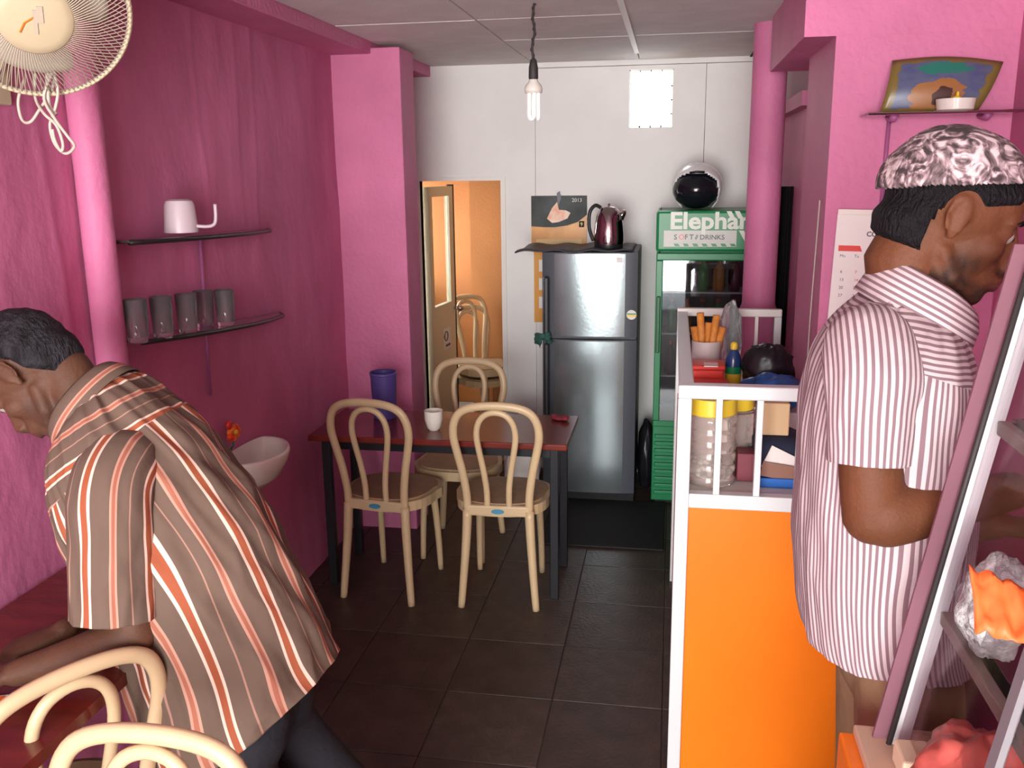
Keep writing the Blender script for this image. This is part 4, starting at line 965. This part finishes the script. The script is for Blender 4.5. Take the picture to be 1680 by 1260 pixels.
def cloth(name, m, parent, rings, lat, G, n=90, N=200, e=2.25, fold=.006, seed=0, yoke=0, thick=.003, phase=0, foldf=(3.2, 5.0), diag=.6, hemwave=.004, uvw=.004):
    """lofted cloth tube: rings = (back point, front point, half width along lat)"""
    Bk = crom([Vector(r[0]) for r in rings], n); Fr = crom([Vector(r[1]) for r in rings], n); W = crom([r[2] for r in rings], n); LT = [v.normalized() for v in crom([r[3] for r in rings], n)] if lat is None else [lat]*n
    mb = MB(); uvl = mb.bm.loops.layers.uv.new('UVMap'); V = []; vv = 0; prev = None
    for i in range(n):
        c = (Bk[i]+Fr[i])/2; A = (Bk[i]-Fr[i])/2
        if prev is not None: vv += (c-prev).length
        prev = c; row = []
        for j in range(N+1):
            th = 2*PI*j/N+PI; ct, st = math.cos(th), math.sin(th)
            a = abs(ct)**(2/e)*(1 if ct > 0 else -1); b = abs(st)**(2/e)*(1 if st > 0 else -1)
            p = c+A*a+LT[i]*W[i]*b
            nd = (p-c).normalized(); u_ = (th-PI)/(2*PI)
            q = Vector((math.cos(th)*foldf[0], math.sin(th)*foldf[0]+vv*diag*3, vv*foldf[1]+seed))
            f_ = (1-2*abs(noise.noise(q)))*.6+noise.noise(q*2.3)*.5
            amp = fold*(.35+.65*sstep(0, .12, i/n))
            p = p+nd*(f_*amp)
            if i == n-1: p = p+(Bk[-1]-Bk[-2]).normalized()*hemwave*noise.noise(Vector((ct*3, st*3, seed+5)))
            row.append((mb.bm.verts.new(p) if j < N else V_first(row), u_*G+phase+uvw*noise.noise(q*.8), vv))
        V.append(row)
    for i in range(n-1):
        for j in range(N):
            q = (V[i][j], V[i][j+1], V[i+1][j+1], V[i+1][j]); f = mb.bm.faces.new([a[0] for a in q])
            vm = sum(a[2] for a in q)/4
            for lp, a in zip(f.loops, q):
                if yoke and vm < yoke: lp[uvl].uv = (a[2]*1.15+.02+.05*math.cos(2*PI*a[1]/G)*.6, a[1])
                else: lp[uvl].uv = (a[1], a[2])
    o = mb.build(name, m, parent, smooth=True); md = o.modifiers.new('s', 'SOLIDIFY'); md.thickness = thick; md.offset = -1
    return o
def V_first(row): return row[0][0]
def collar(name, m, parent, c, A, lat, W, upv, h=.036, fall=.05, G=.4, N=72, gap=.35):
    mb = MB(); uvl = mb.bm.loops.layers.uv.new('UVMap'); prof = [(0, 0), (-.001, h*.6), (.001, h), (.006, h*1.08), (.012, h*.9), (.020, h*.3), (.027, h-fall)]
    V = []
    for j in range(N+1):
        th = -PI+gap+(2*PI-2*gap)*j/N; ct, st = math.cos(th), math.sin(th); fr = sstep(.55, 1, abs(th)/(PI-gap))
        base = c+A*ct+lat*W*st; o = (A.normalized()*ct+lat*st).normalized(); row = []; s_ = 0; pp = None
        for r_, z in prof:
            zz = z if z > 0 else z*(1+1.0*fr); q = base+o*(r_*(1+.5*fr))+upv*(zz-.010*fr)
            if pp is not None: s_ += (q-pp).length
            pp = q; row.append((mb.bm.verts.new(q), s_, th))
        V.append(row)
    for j in range(N):
        for k in range(len(prof)-1):
            q = (V[j][k], V[j+1][k], V[j+1][k+1], V[j][k+1]); f = mb.bm.faces.new([a[0] for a in q])
            for lp, a in zip(f.loops, q): lp[uvl].uv = (a[1], a[2])
    o = mb.build(name, m, parent, smooth=True); md = o.modifiers.new('s', 'SOLIDIFY'); md.thickness = .0025; md.offset = 0
    return o
def eyes(c, R, k, parent):
    for s in (-1, 1):
        e = MB().ell(c+R @ Vector((.0735*k, s*.031*k, -.001*k)), .0122*k).build('eye', M['eye'], parent, smooth=True)
        MB().ell(c+R @ Vector((.0818*k, s*.031*k, -.002*k)), (.0058*k,)*3).build('iris', M['iris'], e, smooth=True)
def brows(c, R, k, parent, m):
    for s in (-1, 1):
        MB().limb([c+R @ (Vector(p)*k) for p in ((.092, s*.013, .022), (.091, s*.030, .028), (.078, s*.047, .021))], [.004*k, .0045*k, .002*k], 8, flat=.6).build('eyebrow', m, parent, smooth=True)
def leg_set(mb, hipc, lat, hw, knees, feet, rs):
    for s, kn, ft in zip((-1, 1), knees, feet): mb.limb(crom([hipc+lat*s*hw, kn, ft], 9), [rs[0]+(rs[1]-rs[0])*i/8 for i in range(9)], 18)

# ---- left man: stooping to the left over the red table (side view, his left side towards the camera)
Y0 = 1.75; LAT = Vector((0, -1, 0))
m1 = thing('person', 'man in a brown striped shirt stooping over the red wall table', 'person', (-.67, Y0, 0))
K1 = 1.02
K1 = 1.10; hc = at(50, 612, Y0); f1 = Vector((-math.cos(math.radians(58)), 0, -math.sin(math.radians(58)))); R1 = head_frame(f1+Vector((0, -.10, 0)), LAT)
mb = MB(); P = add_head(mb, hc, R1, K1)
neck = at(165, 700, Y0)
mb.limb([P(-.035, 0, .0), P(-.045, 0, -.06), neck], [.056, .055, .062], 18)
sh_n, sh_f = at(192, 790, 1.60), at(185, 800, 1.90)
mb.limb([sh_n, at(175, 740, Y0), sh_f], [.045, .06, .045], 16)
spine = [at(190, 740, Y0), at(290, 850, Y0), at(385, 990, Y0), at(420, 1080, Y0)]
mb.limb(crom(spine, 8), [.08, .10, .11, .115, .11, .10, .09, .07], 18)
el_n = at(222, 1040, 1.555); wr_n = at(28, 1104, 1.47)
el_f = at(212, 990, 1.90); wr_f = at(105, 1035, 1.66)
mb.limb(crom([sh_n, el_n], 4), [.046, .046, .045, .042], 16); mb.limb(crom([el_n, (el_n*.6+wr_n*.4)+Vector((0, 0, -.004)), wr_n], 6), [.043, .046, .043, .038, .032, .028], 16)
mb.limb([sh_f, el_f], [.046, .042], 16); mb.limb(crom([el_f, wr_f], 4), [.042, .042, .034, .027], 16)
add_hand(mb, wr_n, Vector((-1, .05, -.10)), Vector((0, 0, 1)), -1, (.12, .2, .25))
d_ = at(30, 1062, 1.60)-wr_f; add_hand(mb, wr_f, d_, Vector((0, 0, 1)), 1, (.35, .45, .35))
hipc = at(440, 1150, Y0)
for s, (fx_, fy_) in zip((1, -1), ((-.64, Y0-.11), (-.60, Y0+.12))):
    hp = hipc+LAT*s*.06+Vector((0, 0, -.06)); kn = Vector((hp.x-.02, fy_, .47)); an = Vector((fx_, fy_, .10))
    mb.limb([hp, kn, an], [.050, .045, .036], 14); mb.limb([an+Vector((.03, 0, -.06)), an+Vector((-.09, 0, -.075)), an+Vector((-.16, 0, -.08))], [.032, .032, .022], 12, flat=.6)
body = remesh(mb, 'body', M['skin1'], None, .0048, 7, .55)
body1, hc1 = body, hc.copy(); body.parent = m1; body.matrix_parent_inverse = Matrix.Translation(-m1.location)
def put(o, par=m1): o.parent = par; o.matrix_parent_inverse = Matrix.Translation(-par.location); return o
def hair1(lp, d):
    x, y, z = lp; line = -.012-.42*max(0, -x-.0)*1.0 if x < .0 else .0
    # hairline: high at the forehead, round the ear, low at the nape
    lim = .062 if x > .055 else (.062-(.055-x)*1.0 if x > -.0 else (.008-max(0, -x-.02)*2.2 if x > -.055 else -.069))
    er = 1 if abs(y) < .055 else sstep(1.0, 1.3, math.hypot((x+.008)/.025, (z-.0)/.034))
    return er*sstep(lim-.004, lim+.022, z)
bpy.context.view_layer.update()
put(shell(body, hc, R1, K1, hair1, .013, 'hair', M['hairgrey'], None, .0028, 70))
n0 = set(COL.objects)
eyes(hc, R1, K1, m1); brows(hc, R1, K1, m1, M['hair'])
for o in set(COL.objects)-n0:
    if o.parent == m1: put(o)
def rg(b, f, w, Y=Y0): return (at(b[0], b[1], Y), at(f[0], f[1], Y), w)
R_ = [rg((180, 612), (128, 712), .070), rg((215, 622), (112, 745), .125), rg((258, 655), (118, 800), .170), rg((308, 698), (135, 870), .185), rg((364, 762), (163, 950), .190), rg((418, 838), (194, 1020), .190),
      rg((464, 922), (218, 1085), .190), rg((502, 1000), (242, 1150), .195), rg((530, 1062), (262, 1205), .215), rg((543, 1090), (284, 1255), .22)]
put(cloth('shirt', M['shirt1'], None, R_, LAT, 1.06, 110, 240, e=2.02, fold=.015, seed=2, yoke=.135, phase=.045, diag=.8, uvw=.012))
c_ = at(152, 664, Y0); A_ = (at(186, 618, Y0)-at(124, 712, Y0))/2
put(collar('shirt_collar', M['shirt1'], None, c_, A_*1.08, LAT, .076, (at(120, 640, Y0)-at(165, 668, Y0)).normalized(), .030, .055))
def sleeve(shp, hem, r0, r1, axis, out, phase, seed, m, G=.42, nm='shirt_sleeve', fold=.006, inward=.085, slope=.02):
    ax = (hem-shp).normalized(); o_ = (out-ax*out.dot(ax)).normalized()
    c0 = shp-out*inward-ax*(slope+.0)+Vector((0, 0, .0)); c1 = shp-out*.035-ax*(.012); c2 = shp+ax*.030+o_*.004; c3 = shp.lerp(hem, .55)+o_*.003
    rings = []
    for c, tn, r in ((c0, out, r0*.78), (c1, out*.85+ax*.55, r0*.97), (c2, out*.25+ax, r0*1.0), (c3, ax, (r0+r1)/2), (hem, ax, r1)):
        tn = tn.normalized(); fr = (axis-tn*axis.dot(tn)).normalized(); lt = tn.cross(fr)
        rings.append((c-fr*r, c+fr*r, r*.97, lt))
    return put(cloth(nm, m, None, rings, None, G, 80, 120, e=2.05, fold=fold, seed=seed, phase=phase, hemwave=.002, foldf=(1.6, 7)), cur)
cur = m1
sleeve(at(186, 780, 1.60), at(188, 1012, 1.545), .082, .084, Vector((-1, 0, 0)), Vector((0, -1, 0)), .028, 4, M['shirt1'], G=.5)
sleeve(at(165, 800, 1.90), at(185, 965, 1.92), .078, .074, Vector((-1, 0, 0)), Vector((0, 1, 0)), .0, 9, M['shirt1'], G=.5)
mb = MB()
mb.ell(hipc+Vector((-.02, 0, .0)), (.09, .12, .09))
for s, (fx_, fy_) in zip((1, -1), ((-.64, Y0-.11), (-.60, Y0+.12))):
    hp = hipc+LAT*s*.060; mb.limb(crom([hp, Vector((hp.x-.02, fy_, .47)), Vector((fx_+.005, fy_, .12))], 10), [.078, .088, .090, .088, .086, .084, .082, .080, .078, .076], 20)
o = remesh(mb, 'trousers', M['trouser1'], None, .009, 5); put(o)
for s, (fx_, fy_) in zip((1, -1), ((-.64, Y0-.11), (-.60, Y0+.12))):
    put(MB().box(fx_-.20, fx_+.06, fy_-.048, fy_+.048, 0.0, .022, .008).build('sandal_sole', M['shoe'], None))

# ---- right man: leaning to the right behind the display case, patterned cap
Y2 = 1.58; LAT2 = Vector((0, 1, 0))
m2 = thing('person', 'man in a pink striped shirt and patterned cap at the display case', 'person', (.385, Y2, 0)); cur = m2
K2 = 1.03
hc = at(1563, 358, Y2); pa = math.radians(20); f2 = Vector((math.cos(pa), -.05, -math.sin(pa))); R2 = head_frame(f2, LAT2)
mb = MB(); P = add_head(mb, hc, R2, K2)
neck = at(1500, 520, Y2)
mb.limb([P(-.03, 0, -.02), P(-.040, 0, -.08), neck, at(1480, 560, Y2)], [.062, .064, .070, .08], 18)
sh_n, sh_f = at(1436, 600, 1.445), at(1450, 605, 1.72)
mb.limb([sh_n, at(1465, 570, Y2), sh_f], [.045, .07, .045], 16)
mb.limb(crom([at(1460, 600, Y2), at(1455, 750, Y2), at(1448, 900, Y2), at(1450, 1060, Y2)], 8), [.10, .11, .11, .105, .10, .095, .085, .07], 18)
el_n = at(1432, 845, 1.405); wr_n = at(1662, 805, 1.44)
mb.limb(crom([sh_n, at(1428, 720, 1.415), el_n], 6), [.045, .047, .048, .048, .048, .046], 18)
mb.limb(crom([el_n, at(1500, 838, 1.41), wr_n], 8), [.047, .051, .051, .048, .043, .038, .033, .030], 18)
el_f = at(1470, 850, 1.76); wr_f = at(1630, 860, 1.66)
mb.limb([sh_f, el_f], [.056, .045], 16); mb.limb(crom([el_f, wr_f], 4), [.045, .045, .036, .029], 16)
add_hand(mb, wr_n, Vector((1, .10, .02)), Vector((.1, .2, 1)), 1, (.3, .4, .3)); add_hand(mb, wr_f, Vector((1, -.25, 0)), Vector((0, 0, 1)), -1, (.3, .4, .3))
hipc = at(1472, 1065, Y2)
for s, (fx_, fy_) in zip((1, -1), ((.37, Y2+.12), (.36, Y2-.11))):
    hp = hipc+LAT2*s*.09; kn = Vector((hp.x+.02, fy_, .50)); an = Vector((fx_, fy_, .10))
    mb.limb([hp+Vector((0, 0, -.08)), kn, an], [.055, .050, .038], 14); mb.limb([an+Vector((-.03, 0, -.06)), an+Vector((.09, 0, -.075)), an+Vector((.16, 0, -.08))], [.032, .032, .022], 12, flat=.6)
body = remesh(mb, 'body', M['skin2'], None, .0048, 7, .55); put(body, m2)
bpy.context.view_layer.update()
def hair2(lp, d):
    x, y, z = lp
    er = 1 if abs(y) < .055 else sstep(1.0, 1.3, math.hypot((x+.006)/.026, (z-.0)/.036))
    if x > .070: lim = .060
    elif x > .0: lim = .018+.40*x
    elif x > -.035: lim = .008
    else: lim = -.062
    return er*sstep(lim-.006, lim+.018, z)*(1-.65*sstep(.005+.4*x, .045+.4*x, z))
put(shell(body, hc, R2, K2, hair2, .016, 'hair', M['hair'], None, .003, 60), m2)
def beard(lp):
    x, y, z = lp
    if x < -.01 or z < -.14 or z > .02 or x > .125: return 0
    a = sstep(-.072, -.090, z); b_ = sstep(.0, .015, x)*sstep(.070, .045, x)*sstep(-.030, -.060, z)*sstep(.035, .050, abs(y))
    mu = sstep(.080, .090, x)*sstep(-.062, -.058, z)*sstep(-.046, -.052, z)*sstep(.030, .022, abs(y))
    return min(1, max(a, b_, mu))*(.75+.5*noise.noise(lp*90))
def lips(lp):
    x, y, z = lp; return sstep(.088, .094, x)*sstep(-.083, -.078, z)*sstep(-.060, -.064, z)*sstep(.026, .020, abs(y))
def face_colour(body, c, R, k, dens, m, bcol, lcol):
    at_ = body.data.attributes.new('beard', 'FLOAT', 'POINT'); al = body.data.attributes.new('lips', 'FLOAT', 'POINT')
    RT_ = R.transposed(); vb = []; vl = []
    for v in body.data.vertices:
        d = v.co-c
        if d.length > .18: vb.append(0); vl.append(0); continue
        lp = (RT_ @ d)/k; vb.append(max(0, beard(lp)*dens)); vl.append(max(0, lips(lp)))
    at_.data.foreach_set('value', vb); al.data.foreach_set('value', vl)
    n = m.node_tree; b = n.nodes['Principled BSDF']; lk = b.inputs['Base Color'].links[0]; src = lk.from_socket
    for nm, col in (('lips', lcol), ('beard', bcol)):
        a = n.nodes.new('ShaderNodeAttribute'); a.attribute_name = nm; x = n.nodes.new('ShaderNodeMix'); x.data_type = 'RGBA'
        n.links.new(a.outputs['Fac'], x.inputs[0]); n.links.new(src, x.inputs[6]); x.inputs[7].default_value = (*col, 1); src = x.outputs[2]
    n.links.new(src, b.inputs['Base Color'])
face_colour(body, hc, R2, K2, .9, M['skin2'], (.014, .009, .008), (.15, .045, .035))
face_colour(body1, hc1, R1, K1, .35, M['skin1'], (.03, .022, .02), (.10, .035, .028))
n0 = set(COL.objects); eyes(hc, R2, K2, m2); brows(hc, R2, K2, m2, M['hair'])
for o in set(COL.objects)-n0:
    if o.parent == m2: put(o, m2)
# patterned cap
capm = bpy.data.materials.new('patterned_cap_cloth'); capm.use_nodes = True; n = capm.node_tree; b_ = n.nodes['Principled BSDF']; b_.inputs['Roughness'].default_value = .8
tcn = n.nodes.new('ShaderNodeTexCoord'); n1 = n.nodes.new('ShaderNodeTexNoise'); n1.inputs['Scale'].default_value = 26; n1.inputs['Detail'].default_value = 3; n1.inputs['Distortion'].default_value = 2.6
n.links.new(tcn.outputs['Object'], n1.inputs['Vector']); r_ = n.nodes.new('ShaderNodeValToRGB'); e = r_.color_ramp.elements
e[0].position = .40; e[0].color = (.035, .022, .024, 1); e[1].position = .62; e[1].color = (.52, .43, .43, 1); x = e.new(.50); x.color = (.16, .11, .115, 1); x = e.new(.56); x.color = (.33, .24, .25, 1)
n.links.new(n1.outputs['Fac'], r_.inputs[0]); n.links.new(r_.outputs[0], b_.inputs['Base Color'])
def capmask(lp, d):
    x, y, z = lp; return 1 if z > .044+.40*x else 0
cp = shell(body, hc, R2, K2, capmask, .021, 'cap', capm, None, .0035, 26, N=170, Mv=130, thick=.005)
put(cp, m2)
def rg2(b, f, w): return (at(b[0], b[1], Y2), at(f[0], f[1], Y2), w)
R_ = [rg2((1450, 462), (1562, 532), .070), rg2((1418, 486), (1576, 560), .125), rg2((1372, 528), (1586, 606), .175), rg2((1336, 590), (1594, 660), .195), rg2((1318, 665), (1597, 715), .190), rg2((1309, 760), (1592, 785), .182),
      rg2((1306, 860), (1582, 875), .180), rg2((1308, 935), (1575, 948), .176), rg2((1314, 1000), (1577, 1018), .178), rg2((1319, 1022), (1582, 1048), .180)]
put(cloth('shirt', M['shirt2'], None, R_, LAT2, 1.0, 110, 260, e=2.5, fold=.008, seed=12, yoke=.085, diag=.35, uvw=.008), m2)
c_ = at(1508, 492, Y2); A_ = (at(1452, 462, Y2)-at(1566, 526, Y2))/2
put(collar('shirt_collar', M['shirt2'], None, c_, A_*1.12, LAT2, .080, (at(1520, 455, Y2)-at(1497, 497, Y2)).normalized(), .034, .070), m2)
s_ = sleeve(at(1434, 590, 1.44), at(1426, 758, 1.415), .070, .0605, Vector((1, 0, 0)), Vector((0, -1, 0)), .0, 14, M['shirt2'], G=.40, fold=.005)
sleeve(at(1450, 600, 1.72), at(1460, 770, 1.755), .068, .062, Vector((1, 0, 0)), Vector((0, 1, 0)), .0, 19, M['shirt2'], G=.40)
for k in range(5):
    p = R_[0][1].lerp(R_[1][1], .5) if k == 0 else crom([r[1] for r in R_], 12)[1+2*k]
    put(MB().ell(p+Vector((.008, -.01, 0)), (.003, .0055, .0055), seg=10, rg=8).build('button', M['btn'], None, smooth=True), m2)
mb = MB(); mb.ell(hipc+Vector((0, 0, .0)), (.105, .145, .12))
for s, (fx_, fy_) in zip((1, -1), ((.37, Y2+.12), (.36, Y2-.11))):
    hp = hipc+LAT2*s*.085; mb.limb(crom([hp, Vector((hp.x+.02, fy_, .50)), Vector((fx_-.005, fy_, .12))], 10), [.088, .090, .090, .088, .085, .082, .080, .078, .076, .074], 20)
o = remesh(mb, 'trousers', M['trouser2'], None, .009, 5); put(o, m2)
for s, (fx_, fy_) in zip((1, -1), ((.37, Y2+.12), (.36, Y2-.11))):
    put(MB().box(fx_-.06, fx_+.20, fy_-.048, fy_+.048, 0.0, .022, .008).build('sandal_sole', M['shoe'], None), m2)
